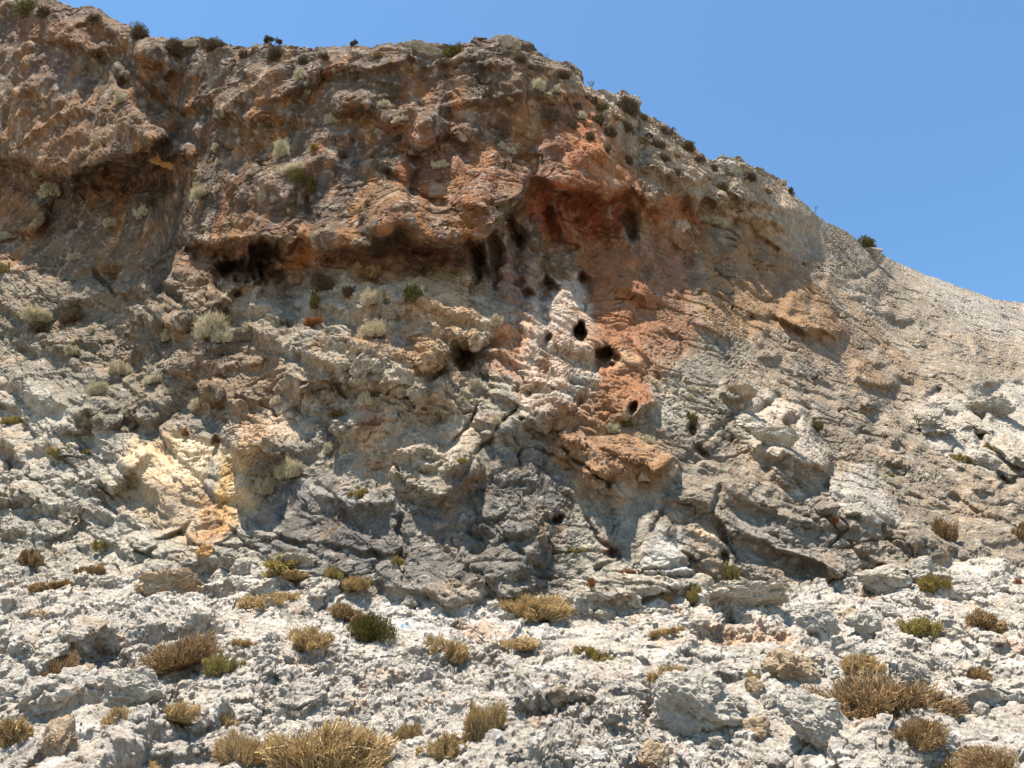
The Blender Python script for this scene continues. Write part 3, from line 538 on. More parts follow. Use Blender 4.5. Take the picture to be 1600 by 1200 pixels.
D = D+N*(disp*(.5+.5*sf)*nh)[..., None]
NR = nrow = int(1450*RES)
D, PX, PY, sf, GM, e2, ge, ge2, V01, var, pn, rough, flm, nh = respread(D, [PX, PY, sf, GM, e2, ge, ge2, V01, var, pn, rough, flm, nh], NR, 10); cl = 1-GM
N = side(normals(blur(D, 1)))
f4_, e4 = facets(D*np.array([1, 1, 1.3], f4), 17.0, 13, .9, .6, .3, .08)
f5, e5 = facets(D*np.array([.8, 1, 1.2], f4), 36.0, 17, .9, .7, .3, .12)
far = np.clip(10/D[..., 1], .1, 1)
r2 = ridged(D, 9.0, 3, .55, 14); pit2 = noise(D[..., 0]*24+5, D[..., 1]*24, D[..., 2]*24)
disp = (.27*f4_+.27*f5*far)*(.35+.75*var)*(GM+cl*(rough*.85+.08))+.4*far*beds_saw(D, NB2, TB2, 19, 2.5, 27)*(GM+cl*.7)-(.016*seams(D*np.array([.6, .9, 1.2], f4), 7.5, .14, 11))+(r2-1.2)*(0.013*GM+0.012*cl*(rough+.15))-0.018*sm(pit2, .2, .6)*(0.35+0.65*pn)
D = D+N*disp[..., None]
# ---- colour of every vertex: mapped tints, streaks, lichen, iron stains
jx = 11*fbm(D, 1.6, 4, off=41, gain=.6); jy = 11*fbm(D, 1.6, 4, off=43, gain=.6)
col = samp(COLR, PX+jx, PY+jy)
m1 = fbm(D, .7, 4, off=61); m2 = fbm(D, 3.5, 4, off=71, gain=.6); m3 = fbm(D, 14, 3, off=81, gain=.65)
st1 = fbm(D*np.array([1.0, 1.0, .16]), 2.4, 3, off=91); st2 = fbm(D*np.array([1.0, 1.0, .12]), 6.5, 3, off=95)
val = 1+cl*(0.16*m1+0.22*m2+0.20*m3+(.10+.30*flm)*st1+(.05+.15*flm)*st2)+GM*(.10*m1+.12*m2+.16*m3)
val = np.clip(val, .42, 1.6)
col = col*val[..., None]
def mixc(k, c):
    global col
    k = np.clip(k, 0, 1)[..., None]; col = col*(1-k)+np.array(c, f4)*k
mixc(.3*cl*sm(fbm(D, 1.3, 4, off=101), .12, .5)*(1-.6*flm), c255(188, 150, 112))          # ochre staining in patches
mixc(.5*flm*sm(st2+.4*m2, .18, .55), c255(98, 88, 84))
mixc(.5*flm*sm(fbm(D*np.array([1, 1, .3]), 1.9, 4, off=111), .15, .5), c255(184, 124, 68))
mixc(.35*flm*sm(fbm(D*np.array([1, 1, .4]), 3.4, 3, off=118), .25, .6), c255(212, 190, 166))
mixc(.55*cl*(1-flm)*sm(fbm(D, 5.0, 4, off=121, gain=.6), .18, .55), c255(112, 110, 106))    # grey lichen
mixc(.35*cl*sm(fbm(D, 7.0, 3, off=131), .25, .55), c255(226, 214, 196))                    # clean broken stone
mixc(.50*GM*sm(fbm(D, 6.5, 4, off=141, gain=.62), .12, .55), c255(138, 136, 134))
mixc(.55*GM*sm(fbm(D, 1.8, 4, off=151), .22, .5)*sm(fbm(D, 9, 2, off=5), -.1, .3), c255(206, 170, 136))
mixc(.4*GM*sm(fbm(D, 4.0, 3, off=161), .2, .5), c255(232, 228, 220))
mixc(.55*(1-e2)*(cl*.8+.3*GM), c255(120, 96, 74))                                            # brown earth in the joints, with crevice shade painted in
mixc(.45*(1-ge2)*GM, c255(150, 126, 100))
kk = np.clip(samp(KARST, PX, PY), 0, 1)[..., None]*.62
col = col*(1-kk)+samp(COLR, PX+jx, PY+jy)*(1+.14*m1+.22*m2+.20*m3+.3*flm*st1)[..., None]*kk
bm = ((PX > 625) & (PX < 643) & (PY > 973) & (PY < 981))
mixc(bm*(.75*sm(m3+m2*.5, -.35, .1)), c255(88, 158, 206))                                   # a dab of blue paint
col = np.clip(col*0.93, .015, .85)

def grid_object(name, D, col, facesel, label, kind):
    nr, nc = D.shape[:2]
    idx = np.arange(nr*nc).reshape(nr, nc)
    q = np.stack([idx[:-1, :-1], idx[1:, :-1], idx[1:, 1:], idx[:-1, 1:]], -1)[facesel]
    used = np.zeros(nr*nc, bool); used[q.ravel()] = True
    remap = np.cumsum(used)-1; q = remap[q]; V = D.reshape(-1, 3)[used]; K = col.reshape(-1, 3)[used]
    me = bpy.data.meshes.new(name); me.vertices.add(len(V)); me.vertices.foreach_set('co', V.astype(f4).ravel())
    me.loops.add(q.size); me.loops.foreach_set('vertex_index', q.astype(np.int32).ravel())
    me.polygons.add(len(q)); me.polygons.foreach_set('loop_start', np.arange(0, q.size, 4, dtype=np.int32))
    me.polygons.foreach_set('use_smooth', np.zeros(len(q), bool))
    me.update(calc_edges=True)
    at = me.color_attributes.new('stone', 'FLOAT_COLOR', 'POINT')
    at.data.foreach_set('color', np.concatenate([K, np.ones((len(K), 1))], 1).astype(f4).ravel())
    o = bpy.data.objects.new(name, me); COL.objects.link(o); o['label'] = label; o['kind'] = kind
    return o
# rows over the top
back = []
dirs = np.stack([0.15*a_[0], np.ones(len(ux)), 0.10+0*ux], -1)
for s_ in (.15, .4, .8, 1.4, 2.4, 4, 7, 12, 22, 45):
    q = D[0]+dirs*s_; q[:, 2] -= .05*s_+.1*np.minimum(s_, 1)*(1+.6*np.sin(ux/23.)*np.sin(ux/7.)); back.append(q)
front = []
dn = np.stack([0*ux, -np.ones(len(ux)), -.42+0*ux], -1)
for s_ in (.1, .25, .5, .9, 1.5, 2.4, 4, 7, 12, 20, 40, 80):
    q = D[-1]+dn*s_; q[:, 0] += (q[:, 0]*.9)*min(s_, 40)*.12; q[:, 2] += .10*math.sin(s_*3)*np.sin(ux/50.)+.05*np.sin(ux/17.+s_); front.append(q)
DA = np.concatenate([np.array(back[::-1]), D, np.array(front)], 0)
CA = np.concatenate([np.repeat(col[:1], len(back), 0), col, np.repeat(col[-1:], len(front), 0)], 0)
GA = np.concatenate([np.zeros((len(back), len(ux))), GM, np.ones((len(front), len(ux)))], 0)
fs = GA[:-1, :-1] > .5

# ------------------------------------------------------------------ stone material
def stone_mat(name, vertex_colour, tones=None):
    m = bpy.data.materials.new(name); m.use_nodes = True; t = m.node_tree; n = t.nodes; L = t.links.new
    b = n['Principled BSDF']; b.inputs['Roughness'].default_value = .93; b.inputs['Specular IOR Level'].default_value = .12
    tc = n.new('ShaderNodeTexCoord'); co = tc.outputs['Object']
    def nz(s, d=6, r=.6):
        k = n.new('ShaderNodeTexNoise'); k.inputs['Scale'].default_value = s; k.inputs['Detail'].default_value = d; k.inputs['Roughness'].default_value = r
        L(co, k.inputs['Vector']); return k.outputs['Fac']
    def ramp(f, a, b_, c0, c1):
        r = n.new('ShaderNodeValToRGB'); r.color_ramp.elements[0].position = a; r.color_ramp.elements[1].position = b_
        r.color_ramp.elements[0].color = (*c0, 1); r.color_ramp.elements[1].color = (*c1, 1); L(f, r.inputs['Fac']); return r.outputs['Color']
    def mix(kind, f, a, b_):
        x = n.new('ShaderNodeMix'); x.data_type = 'RGBA'; x.blend_type = kind
        if isinstance(f, float): x.inputs[0].default_value = f
        else: L(f, x.inputs[0])
        L(a, x.inputs[6]); L(b_, x.inputs[7]); return x.outputs[2]
    if vertex_colour:
        at = n.new('ShaderNodeAttribute'); at.attribute_name = 'stone'; base = at.outputs['Color']
    else:
        base = mix('MIX', nz(1.7, 4), ramp(nz(5, 8, .7), .35, .68, tones[0], tones[1]), ramp(nz(9, 8, .7), .4, .65, tones[1], tones[2]))
    fine = ramp(nz(34, 7, .72), .3, .7, (.66, .65, .64), (1.25, 1.25, 1.24))
    base = mix('MULTIPLY', 1.0, base, fine)
    speck = ramp(nz(11, 9, .8), .56, .64, (1, 1, 1), (.62, .60, .58)); base = mix('MULTIPLY', .8, base, speck)
    L(base, b.inputs['Base Color'])
    v1 = n.new('ShaderNodeTexVoronoi'); v1.inputs['Scale'].default_value = 22; v1.feature = 'F1'; L(co, v1.inputs['Vector'])
    h1 = n.new('ShaderNodeMath'); h1.operation = 'MULTIPLY_ADD'; L(nz(30, 9, .8), h1.inputs[0]); h1.inputs[1].default_value = 2.2; L(v1.outputs['Distance'], h1.inputs[2])
    bp = n.new('ShaderNodeBump'); bp.inputs['Strength'].default_value = .8; bp.inputs['Distance'].default_value = .03
    L(h1.outputs[0], bp.inputs['Height']); L(bp.outputs['Normal'], b.inputs['Normal'])
    return m
MR = stone_mat('limestone', True)
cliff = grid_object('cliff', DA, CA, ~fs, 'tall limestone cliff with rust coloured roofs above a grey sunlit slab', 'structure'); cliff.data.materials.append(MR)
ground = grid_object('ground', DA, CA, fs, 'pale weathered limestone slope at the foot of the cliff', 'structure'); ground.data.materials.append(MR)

# the valley floor far below and behind, one sheet to the horizon
me = bpy.data.meshes.new('terrain'); me.from_pydata([(-3000, -3000, -34), (3000, -3000, -34), (3000, 3000, -34), (-3000, 3000, -34)], [], [(0, 1, 2, 3)])
to = bpy.data.objects.new('terrain', me); COL.objects.link(to); to['kind'] = 'structure'; to['label'] = 'dry stony valley floor below the slope'
tm = stone_mat('dry_earth', False, [(.16, .13, .09), (.22, .19, .14), (.30, .27, .22)]); me.materials.append(tm)

# ---- find the spot on the rock seen at a survey point
CP = np.array([0, 0, CAMZ])
rel = DA-CP; zc = rel[..., 1]*cp+rel[..., 2]*sp
okz = zc > .5
SX = np.where(okz, 800+F*rel[..., 0]/np.where(okz, zc, 1), -9999).astype(f4); SY = np.where(okz, 600-F*(-rel[..., 1]*sp+rel[..., 2]*cp)/np.where(okz, zc, 1), -9999).astype(f4)
NB = normals(blur(DA.astype(f4), 2)); 
if NB[len(back)+nrow//2, len(ux)//2, 1] > 0: NB = -NB
def spot_at(px, py):
    ic = int(np.searchsorted(ux, px)); skx = np.interp(px, ux, sk); vv = np.clip((py-skx)/(yb-skx), 0, 1)
    jc = len(back)+int(np.searchsorted(V01[:, min(ic, len(ux)-1)], vv)); r = 60
    i0, i1 = max(0, ic-r), min(len(ux), ic+r); j0, j1 = max(0, jc-r), min(DA.shape[0], jc+r)
    e = (SX[j0:j1, i0:i1]-px)**2+(SY[j0:j1, i0:i1]-py)**2
    cost = e+np.where(e < 12, 0, 1e3)+zc[j0:j1, i0:i1]*.5
    k = np.unravel_index(np.argmin(cost), cost.shape)
    j, i = k[0]+j0, k[1]+i0
    return Vector(DA[j, i]), Vector(NB[j, i]), float(zc[j, i])
# ------------------------------------------------------------------ loose boulders and stones
MS = {'grey': stone_mat('grey_limestone', False, [c255(128, 120, 108), c255(178, 166, 148), c255(204, 194, 178)]),
      'slope': stone_mat('slope_limestone', False, [c255(138, 130, 118), c255(196, 186, 170), c255(214, 206, 192)]),
      'warm': stone_mat('warm_limestone', False, [c255(150, 116, 84), c255(190, 164, 132), c255(212, 198, 178)]),
      'pale': stone_mat('pale_limestone', False, [c255(150, 138, 120), c255(192, 180, 162), c255(214, 204, 188)]),
      'ochre': stone_mat('ochre_limestone', False, [c255(170, 116, 60), c255(206, 156, 96), c255(220, 186, 140)])}
_ico = {}
def ico(sub):
    if sub not in _ico:
        import bmesh
        bm_ = bmesh.new(); bmesh.ops.create_icosphere(bm_, subdivisions=sub, radius=1.0)
        _ico[sub] = (np.array([v_.co[:] for v_ in bm_.verts], f4), np.array([[x.index for x in f_.verts] for f_ in bm_.faces], np.int32)); bm_.free()
    return _ico[sub]
def mesh_of(name, V, Fc, mat, smooth=True):
    me = bpy.data.meshes.new(name); k = Fc.shape[1]
    me.vertices.add(len(V)); me.vertices.foreach_set('co', np.asarray(V, f4).ravel())
    me.loops.add(Fc.size); me.loops.foreach_set('vertex_index', Fc.astype(np.int32).ravel())
    me.polygons.add(len(Fc)); me.polygons.foreach_set('loop_start', np.arange(0, Fc.size, k, dtype=np.int32))
    me.polygons.foreach_set('use_smooth', np.full(len(Fc), smooth)); me.update(calc_edges=True); me.materials.append(mat)
    return me
def stone_shape(seed, sub=6, cuts=11, rough=1.35):
    V, Fc = ico(sub); g = np.random.RandomState(seed)
    n = g.normal(size=(cuts, 3)); n /= np.linalg.norm(n, axis=1)[:, None]; k = g.uniform(.62, .95, cuts)
    dt = V@n.T; r = np.where(dt > .05, k/np.maximum(dt, .05), 9).astype(f4)
    r = -np.log(np.exp(-r*16).sum(1))/16; r = np.minimum(r, 1.15)
    P_ = V*r[:, None]; Pn = P_+seed*3.7
    ff, _ = facets(Pn, 2.2, seed, 1, .5, .2, .12); f2_, _ = facets(Pn, 6.5, seed+3, 1, .5, .25, .12)
    d = .16*fbm(Pn, 1.3, 3)+.28*ff+.26*f2_+.02*(ridged(Pn, 5, 3)-1.2)+.02*(ridged(Pn, 14, 2)-1.2)+.22*facets(Pn, 16., seed+5, 1, .6, .3, .1)[0]-.07*seams(Pn, 2.2, .07, seed)-.04*seams(Pn, 6, .1, seed+2)
    return P_+V*(d*rough)[:, None].astype(f4), Fc
def boulder(px, py, w_, h_, kind, label, seed, ang=0.0, name='boulder', sink=.14, deep=.6, group=None):
    p, n, z = spot_at(px, py+h_*.30)
    if py > 880 and kind == 'grey': kind = 'slope'
    W = w_*z/F; Hh = h_*z/F; sub = 6 if w_ > 60 else (5 if w_ > 26 else 4)
    V, Fc = stone_shape(seed, sub)
    V = V/np.abs(V).max(0)*np.array([W/2, W/2*deep, Hh/2*1.25], f4)
    a = math.radians(ang); x, zz = V[:, 0].copy(), V[:, 2].copy(); V[:, 0] = x*math.cos(a)+zz*math.sin(a); V[:, 2] = -x*math.sin(a)+zz*math.cos(a)
    a = math.radians(38 if px > 1100 and py < 880 else 14); y_, zz = V[:, 1].copy(), V[:, 2].copy(); V[:, 1] = y_*math.cos(a)+zz*math.sin(a); V[:, 2] = -y_*math.sin(a)+zz*math.cos(a)
    V[:, 2] -= V[:, 2].min()
    o = bpy.data.objects.new(name, mesh_of(name, V, Fc, MS[kind], False)); COL.objects.link(o)
    o.location = p+Vector((0, .16*W*deep, -sink*Hh)); o['label'] = label; o['category'] = 'stone' if name == 'stone' else 'boulder'
    if group: o['group'] = group
    return o
BL = [
 (1090, 1118, 160, 92, 'grey', 'big rough grey boulder below the small yellow green cushion plant', 8),
 (1288, 1140, 130, 76, 'grey', 'angular grey block tilted down to the right below the largest brown shrub', 24),
 (1246, 1052, 96, 50, 'warm', 'flat topped boulder with orange brown front at the left end of the largest brown shrub', 4),
 (205, 1088, 120, 60, 'grey', 'broad overhanging grey boulder above the flower headed dry tuft', 2),
 (88, 1172, 84, 72, 'warm', 'blocky pale boulder with ochre base in the lower left corner', -4),
 (108, 1066, 54, 40, 'grey', 'small rounded grey boulder under the dry shrub near the left edge', 0),
 (262, 918, 118, 42, 'warm', 'long flat slab with shaded tan underside below the yellow wall patch', -2),
 (1392, 912, 92, 52, 'pale', 'pale rounded boulder at the cliff foot left of the leaning yellow tuft', -4),
 (1442, 893, 62, 44, 'grey', 'grey domed boulder behind the leaning yellow tuft at the cliff foot', 6),
 (1172, 936, 150, 40, 'pale', 'long low pale boulder at the cliff foot right of the dark crack', -2),
 (1278, 978, 94, 56, 'grey', 'cracked grey boulder with brown shaded front midway up the right slope', 14),
 (1352, 980, 60, 40, 'grey', 'grey knobbly boulder just right of the cracked brown fronted one', 0),
 (466, 881, 66, 24, 'pale', 'smooth pale stone arched over by yellow green shrubs at the wall foot', 8),
 (314, 865, 36, 30, 'ochre', 'yellow ochre block wedged at the foot of the yellow wall patch', 30),
 (1440, 1062, 96, 54, 'grey', 'grey boulder with shadowed lower edge behind the largest brown shrub', 10),
 (1486, 992, 78, 32, 'pale', 'low pale boulder between two dry tufts near the right edge', 6),
 (1186, 1145, 48, 36, 'warm', 'squat tan boulder at the right side of the big rough grey boulder', 0),
 (1026, 1190, 54, 44, 'warm', 'brown sided boulder at the bottom edge under the big rough grey boulder', 0),
 (1152, 1106, 44, 32, 'grey', 'small dark grey boulder behind the big rough grey boulder', 0),
 (134, 1052, 34, 24, 'warm', 'little tan boulder left of the broad overhanging grey boulder', 0),
 (1466, 656, 84, 74, 'grey', 'largest pale boulder perched on the right slab', 20),
 (1536, 662, 50, 66, 'grey', 'upright pale boulder leaning beside the largest one on the right slab', 10),
 (1560, 640, 84, 44, 'grey', 'wide pale boulder above the upright one on the right slab', 12),
 (1596, 706, 56, 90, 'grey', 'tall pale boulder cut by the right edge of the slab', 4),
 (1546, 722, 56, 40, 'grey', 'grey boulder under the yellow tuft on the right slab', 30),
 (1152, 606, 66, 30, 'warm', 'wedge shaped tan block high on the middle wall above a small cube', 8),
 (1155, 633, 26, 20, 'warm', 'small cube of tan stone under the wedge shaped block on the wall', 0),
 (1212, 690, 82, 24, 'pale', 'thin pale slab sticking out of the right wall below a dark pocket', 12),
 (1176, 668, 60, 30, 'pale', 'pale broken block just above the thin slab on the right wall', 20),
 (1012, 742, 50, 26, 'warm', 'sharp edged tan block under the pale brush in the middle wall', -20),
 (1046, 732, 36, 32, 'warm', 'pointed tan block standing right of the sharp edged one', -35),
 (268, 245, 80, 34, 'ochre', 'rust red boulder lodged in the shade under the great left overhang', -22),
 (1066, 352, 26, 26, 'warm', 'rounded tan boulder wedged below the dark slot in the upper right wall', 0),
 (1138, 262, 56, 34, 'grey', 'pale boulder crowning the notch of the skyline on the right', 16),
 (790, 64, 50, 22, 'grey', 'low grey boulder on the highest point of the skyline', 8),
 (655, 76, 84, 20, 'grey', 'long grey boulder lying on the skyline left of the summit', 2),
 (1365, 396, 36, 20, 'grey', 'small grey boulder below the dark shrub on the right skyline', 30),
 (988, 160, 34, 22, 'grey', 'dark grey boulder on the skyline above the big round dark shrub', 10),
]
for i, (px, py, w_, h_, kd, lb, ang) in enumerate(BL): boulder(px, py, w_, h_, kd, lb, 20+i, ang)
ST = [(352, 884, 34, 22, 'pale', 'white stone just right of the yellow ochre block'), (376, 890, 40, 30, 'pale', 'largest white stone of the small pile at the yellow wall foot'), (340, 906, 36, 26, 'pale', 'squarish white stone below the white pile at the yellow wall foot'),
 (372, 912, 26, 18, 'grey', 'grey stone at the bottom of the white pile by the yellow wall foot'), (1120, 1163, 32, 18, 'pale', 'small white stone lying on the front of the big rough grey boulder'), (415, 947, 36, 20, 'pale', 'pale stone in front of the long dry tufts near the wall foot'),
 (107, 1112, 44, 26, 'pale', 'flat white stone left of the flower headed dry tuft'), (768, 948, 22, 18, 'pale', 'white stone left of the broad golden shrub at the wall foot'), (760, 1034, 16, 12, 'pale', 'tiny pale stone right of the round shrub in the middle slope'),
 (878, 1078, 20, 12, 'warm', 'tiny brown stone alone on the bare middle slope'), (1310, 1000, 26, 16, 'grey', 'grey stone below the cracked brown fronted boulder'), (1540, 1112, 30, 22, 'grey', 'small grey stone on the bare slope near the lower right'),
 (1205, 1096, 34, 24, 'grey', 'grey stone left above the tilted angular block'), (285, 1075, 40, 22, 'pale', 'pale angular stone right of the broad overhanging grey boulder'), (1450, 1150, 26, 18, 'warm', 'tan stone right of the tilted angular block near the bottom'),
 (560, 1025, 24, 16, 'pale', 'pale stone under the dark green cushion'), (505, 1018, 26, 16, 'pale', 'pale stone left below the dark green cushion'), (640, 942, 30, 18, 'pale', 'pale stone at the wall foot above the dab of blue paint'),
 (1395, 955, 34, 22, 'grey', 'rounded grey stone above the yellowish tuft on the right slope'), (1180, 1075, 36, 26, 'warm', 'tan stone left of the orange fronted boulder'), (60, 962, 36, 18, 'warm', 'cream coloured stone on the left slope by the edge'),
 (826, 1168, 24, 16, 'grey', 'grey stone near the bottom edge right of the tall dry shrub'), (948, 962, 40, 20, 'pale', 'pale flat stone at the middle of the wall foot'), (1330, 962, 30, 18, 'warm', 'rusty stone right of the long low pale boulder')]
for i, (px, py, w_, h_, kd, lb) in enumerate(ST): boulder(px, py, w_, h_, kd, lb, 90+i, (i*37) % 30-15, name='stone', sink=.2)
# loose rubble, past counting
V, Fc = stone_shape(300, 2); V2, _ = stone_shape(301, 2); V3, _ = stone_shape(302, 2)
g = random.Random(5); vs = []; fs_ = []; o_ = 0
for k in range(900):
    if k % 3: px, py = g.uniform(-60, 1660), g.uniform(900, 1210)
    else:
        cx, cy = g.choice([(350, 905), (1500, 1080), (1200, 960), (270, 1090), (700, 1030), (1430, 1120), (1000, 960), (60, 1120), (1560, 1060), (1350, 950)]); px, py = g.gauss(cx, 50), g.gauss(cy, 18)
    if py < 895: continue
    p, n, z = spot_at(px, py); s_ = g.choice([2, 2.5, 3, 4, 6])*z/F
    base = [V, V2, V3][k % 3]; a = g.uniform(0, 6.28)
    R_ = np.array(Matrix.Rotation(a, 3, Vector((g.random(), g.random(), g.random())).normalized()))
    vs.append((base*np.array([1, .8, .6])*s_)@R_.T+np.array(p)+np.array([0, 0, s_*.15])); fs_.append(Fc+o_); o_ += len(base)
o = bpy.data.objects.new('rubble', mesh_of('rubble', np.concatenate(vs), np.concatenate(fs_), MS['pale'])); COL.objects.link(o)
o['kind'] = 'stuff'; o['label'] = 'loose pale limestone chips scattered over the slope'
# ------------------------------------------------------------------ shrubs
def leaf_mat(name, c0, c1, c2, trans=.15):
    m = bpy.data.materials.new(name); m.use_nodes = True; t = m.node_tree; n = t.nodes; L = t.links.new; b = n['Principled BSDF']
    b.inputs['Roughness'].default_value = .8; b.inputs['Specular IOR Level'].default_value = .15
    at = n.new('ShaderNodeAttribute'); at.attribute_name = 'tone'
    r = n.new('ShaderNodeValToRGB'); e = r.color_ramp.elements; e[0].position = 0; e[0].color = (*c0, 1); e[1].position = 1; e[1].color = (*c2, 1)
    x = e.new(.5); x.color = (*c1, 1); L(at.outputs['Fac'], r.inputs['Fac']); L(r.outputs['Color'], b.inputs['Base Color'])
    tr = n.new('ShaderNodeBsdfTranslucent'); L(r.outputs['Color'], tr.inputs['Color']); mx = n.new('ShaderNodeMixShader'); mx.inputs[0].default_value = trans
    L(b.outputs[0], mx.inputs[1]); L(tr.outputs[0], mx.inputs[2]); L(mx.outputs[0], n['Material Output'].inputs['Surface'])
    return m
def c_(r, g_, b_): return tuple(float(v_) for v_ in c255(r, g_, b_, 1, 1))
MF = {'T': leaf_mat('dry_twigs', c_(122, 102, 72), c_(172, 146, 104), c_(208, 184, 138)),
      'B': leaf_mat('brown_twigs', c_(98, 78, 56), c_(144, 118, 86), c_(186, 160, 120)),
      'Y': leaf_mat('straw_green', c_(108, 96, 54), c_(148, 134, 80), c_(188, 170, 112)),
      'G': leaf_mat('olive_leaves', c_(54, 52, 30), c_(90, 84, 46), c_(130, 118, 70)),
      'P': leaf_mat('silver_leaves', c_(130, 122, 100), c_(184, 174, 146), c_(220, 210, 186)),
      'D': leaf_mat('dark_twigs', c_(58, 48, 40), c_(90, 76, 60), c_(126, 108, 84)),
      'R': leaf_mat('rusty_twigs', c_(104, 66, 42), c_(142, 98, 62), c_(172, 128, 86)),
      'W': leaf_mat('grey_wood', c_(70, 58, 48), c_(102, 88, 74), c_(140, 124, 106), 0)}
def ribbons(name, A, B_, C_, W0, W1, tone, mat):
    """curved tapering blades through three points each (n,3)"""
    n = len(A); gg = np.random.RandomState(n)
    K = 4; t = np.linspace(0, 1, K)[None, :, None]
    P_ = A[:, None]*(1-t)**2+2*B_[:, None]*t*(1-t)+C_[:, None]*t**2
    d = C_-A; s = np.cross(d, gg.normal(size=(n, 3))); s /= np.linalg.norm(s, axis=1)[:, None]+1e-9
    wd = (W0*(1-t)+W1*t)
    V = np.concatenate([P_-s[:, None]*wd, P_+s[:, None]*wd], 2).reshape(n, K*2, 3)
    base = np.arange(n)[:, None, None]*K*2; k = np.arange(K-1)[None, :, None]*2
    Fc = (base+k+np.array([0, 1, 3, 2])[None, None]).reshape(-1, 4)
    me = mesh_of(name, V.reshape(-1, 3), Fc, mat, False)
    at = me.attributes.new('tone', 'FLOAT', 'POINT'); at.data.foreach_set('value', np.repeat(tone, K*2).astype(f4)); return me
def make_shrub(kind, seed, n1, style):
    """unit shrub, about one across: woody stems (a part) carrying fine tips (a part)"""
    g = np.random.RandomState(seed)
    ns = min(500, max(60, n1//14)); wf = .0024 if n1 > 10000 else .0042 if n1 > 5000 else .0085
    nb = 6; bc = g.normal(size=(nb, 2))*.17; br = g.uniform(.24, .36, nb)
    def dome(n, lo, hi, flat):
        az = g.uniform(0, 2*math.pi, n); el = np.arcsin(g.uniform(.02, 1, n)); r = g.uniform(lo, hi, n); b_ = g.randint(0, nb, n)
        v = np.stack([np.cos(az)*np.cos(el), np.sin(az)*np.cos(el), np.sin(el)*flat], 1)*(r*br[b_])[:, None]
        v[:, :2] += bc[b_]; v[:, 2] += g.uniform(0, .05, n); return v
    flat = {'thyme': 1.05, 'cushion': .85, 'spray': 1.25, 'grass': 1.5, 'dome': 1.15}[style]
    tips = dome(ns, .45, .85, flat); root = g.normal(size=(ns, 3))*[.05, .05, .01]
    mid = root*.5+tips*.5*[.7, .7, 1.25]+g.normal(size=(ns, 3))*.03
    stems = ribbons('stem', root, mid, tips, .006, .002, g.uniform(0, 1, ns), MF['W'])
    if style == 'thyme' or style == 'grass':      # many little brushes of dry twigs, some with heads
        nc = 90 if n1 > 10000 else 46 if n1 > 5000 else 22
        c = dome(nc, .15, .95, flat); c[:, 2] = np.maximum(c[:, 2]*.75, .01); w_ = g.uniform(.3, 1, nc)**2; pick = g.choice(nc, n1, p=w_/w_.sum())
        out = c*[1, 1, .6]; out[:, 2] += .30; out /= np.linalg.norm(out, axis=1)[:, None]; dirn = out[pick]+g.normal(size=(n1, 3))*.38; dirn /= np.linalg.norm(dirn, axis=1)[:, None]
        ln = g.uniform(.05, .19 if style == 'thyme' else .26, n1)[:, None]; st = c[pick]+g.normal(size=(n1, 3))*.034-dirn*ln*.4; st[:, 2] = np.abs(st[:, 2]); e = st+dirn*ln
        B_ = (st+e)/2+g.normal(size=(n1, 3))*.014; w0, w1 = wf*1.0, wf*.5
        if style == 'thyme':
            hs = e[:n1//5]; hd = g.normal(size=hs.shape)*wf*2
            st = np.concatenate([st, hs-hd]); B_ = np.concatenate([B_, hs]); e = np.concatenate([e, hs+hd]); w0 = w1 = wf*1.2
    elif style == 'spray':
        c = dome(max(14, n1//40), .25, .95, flat); pick = g.randint(0, len(c), n1)
        dirn = g.normal(size=(n1, 3))*.6+c[pick]*2+[0, 0, .7]; dirn /= np.linalg.norm(dirn, axis=1)[:, None]
        st = c[pick]+g.normal(size=(n1, 3))*.045; st[:, 2] = np.abs(st[:, 2]); e = st+dirn*g.uniform(.04, .12, n1)[:, None]; B_ = (st+e)/2; w0, w1 = wf*1.5, wf*.7
    else:
        c = dome(max(20, n1//30), .55, .92, flat); pick = g.randint(0, len(c), n1); r = .075 if style == 'cushion' else .06
        q = g.normal(size=(n1, 3)); q /= np.linalg.norm(q, axis=1)[:, None]; st = c[pick]+q*r*g.uniform(.3, 1, n1)[:, None]; st[:, 2] = np.abs(st[:, 2])
        e = st+q*.035+[0, 0, .01]; B_ = (st+e)/2+g.normal(size=(n1, 3))*.006; w0, w1 = wf*1.6, wf*.9
    tone = np.clip(g.normal(.5, .26, len(st))+(.25*RV[(pick*5) & 255, 2]-.12 if len(st) == n1 else 0), 0, 1)
    return stems, ribbons('foliage', st, B_, e, w0, w1, tone, MF[kind])
STY = {'T': 'thyme', 'B': 'thyme', 'Y': 'thyme', 'G': 'cushion', 'P': 'spray', 'D': 'dome', 'R': 'grass'}
_sh = {}
def shrub_meshes(kind, big, var):
    k = (kind, big, var)
    if k not in _sh: _sh[k] = make_shrub(kind, 10+len(_sh)*7, (15000 if big == 2 else 7000 if big == 1 else 3000), STY[kind])
    return _sh[k]
NAME = {'T': ('dry_shrub', 'shrub'), 'B': ('dry_shrub', 'shrub'), 'Y': ('dry_shrub', 'shrub'), 'G': ('cushion_shrub', 'shrub'), 'P': ('silver_shrub', 'shrub'), 'D': ('dark_shrub', 'shrub'), 'R': ('dry_shrub', 'shrub')}
GRP = {'T': 'dry brown shrubs', 'B': 'dry brown shrubs', 'Y': 'yellowish dry shrubs', 'G': 'green cushion shrubs', 'P': 'silver shrubs on the cliff', 'D': 'dark dome shrubs on the cliff', 'R': 'rusty dry tufts'}
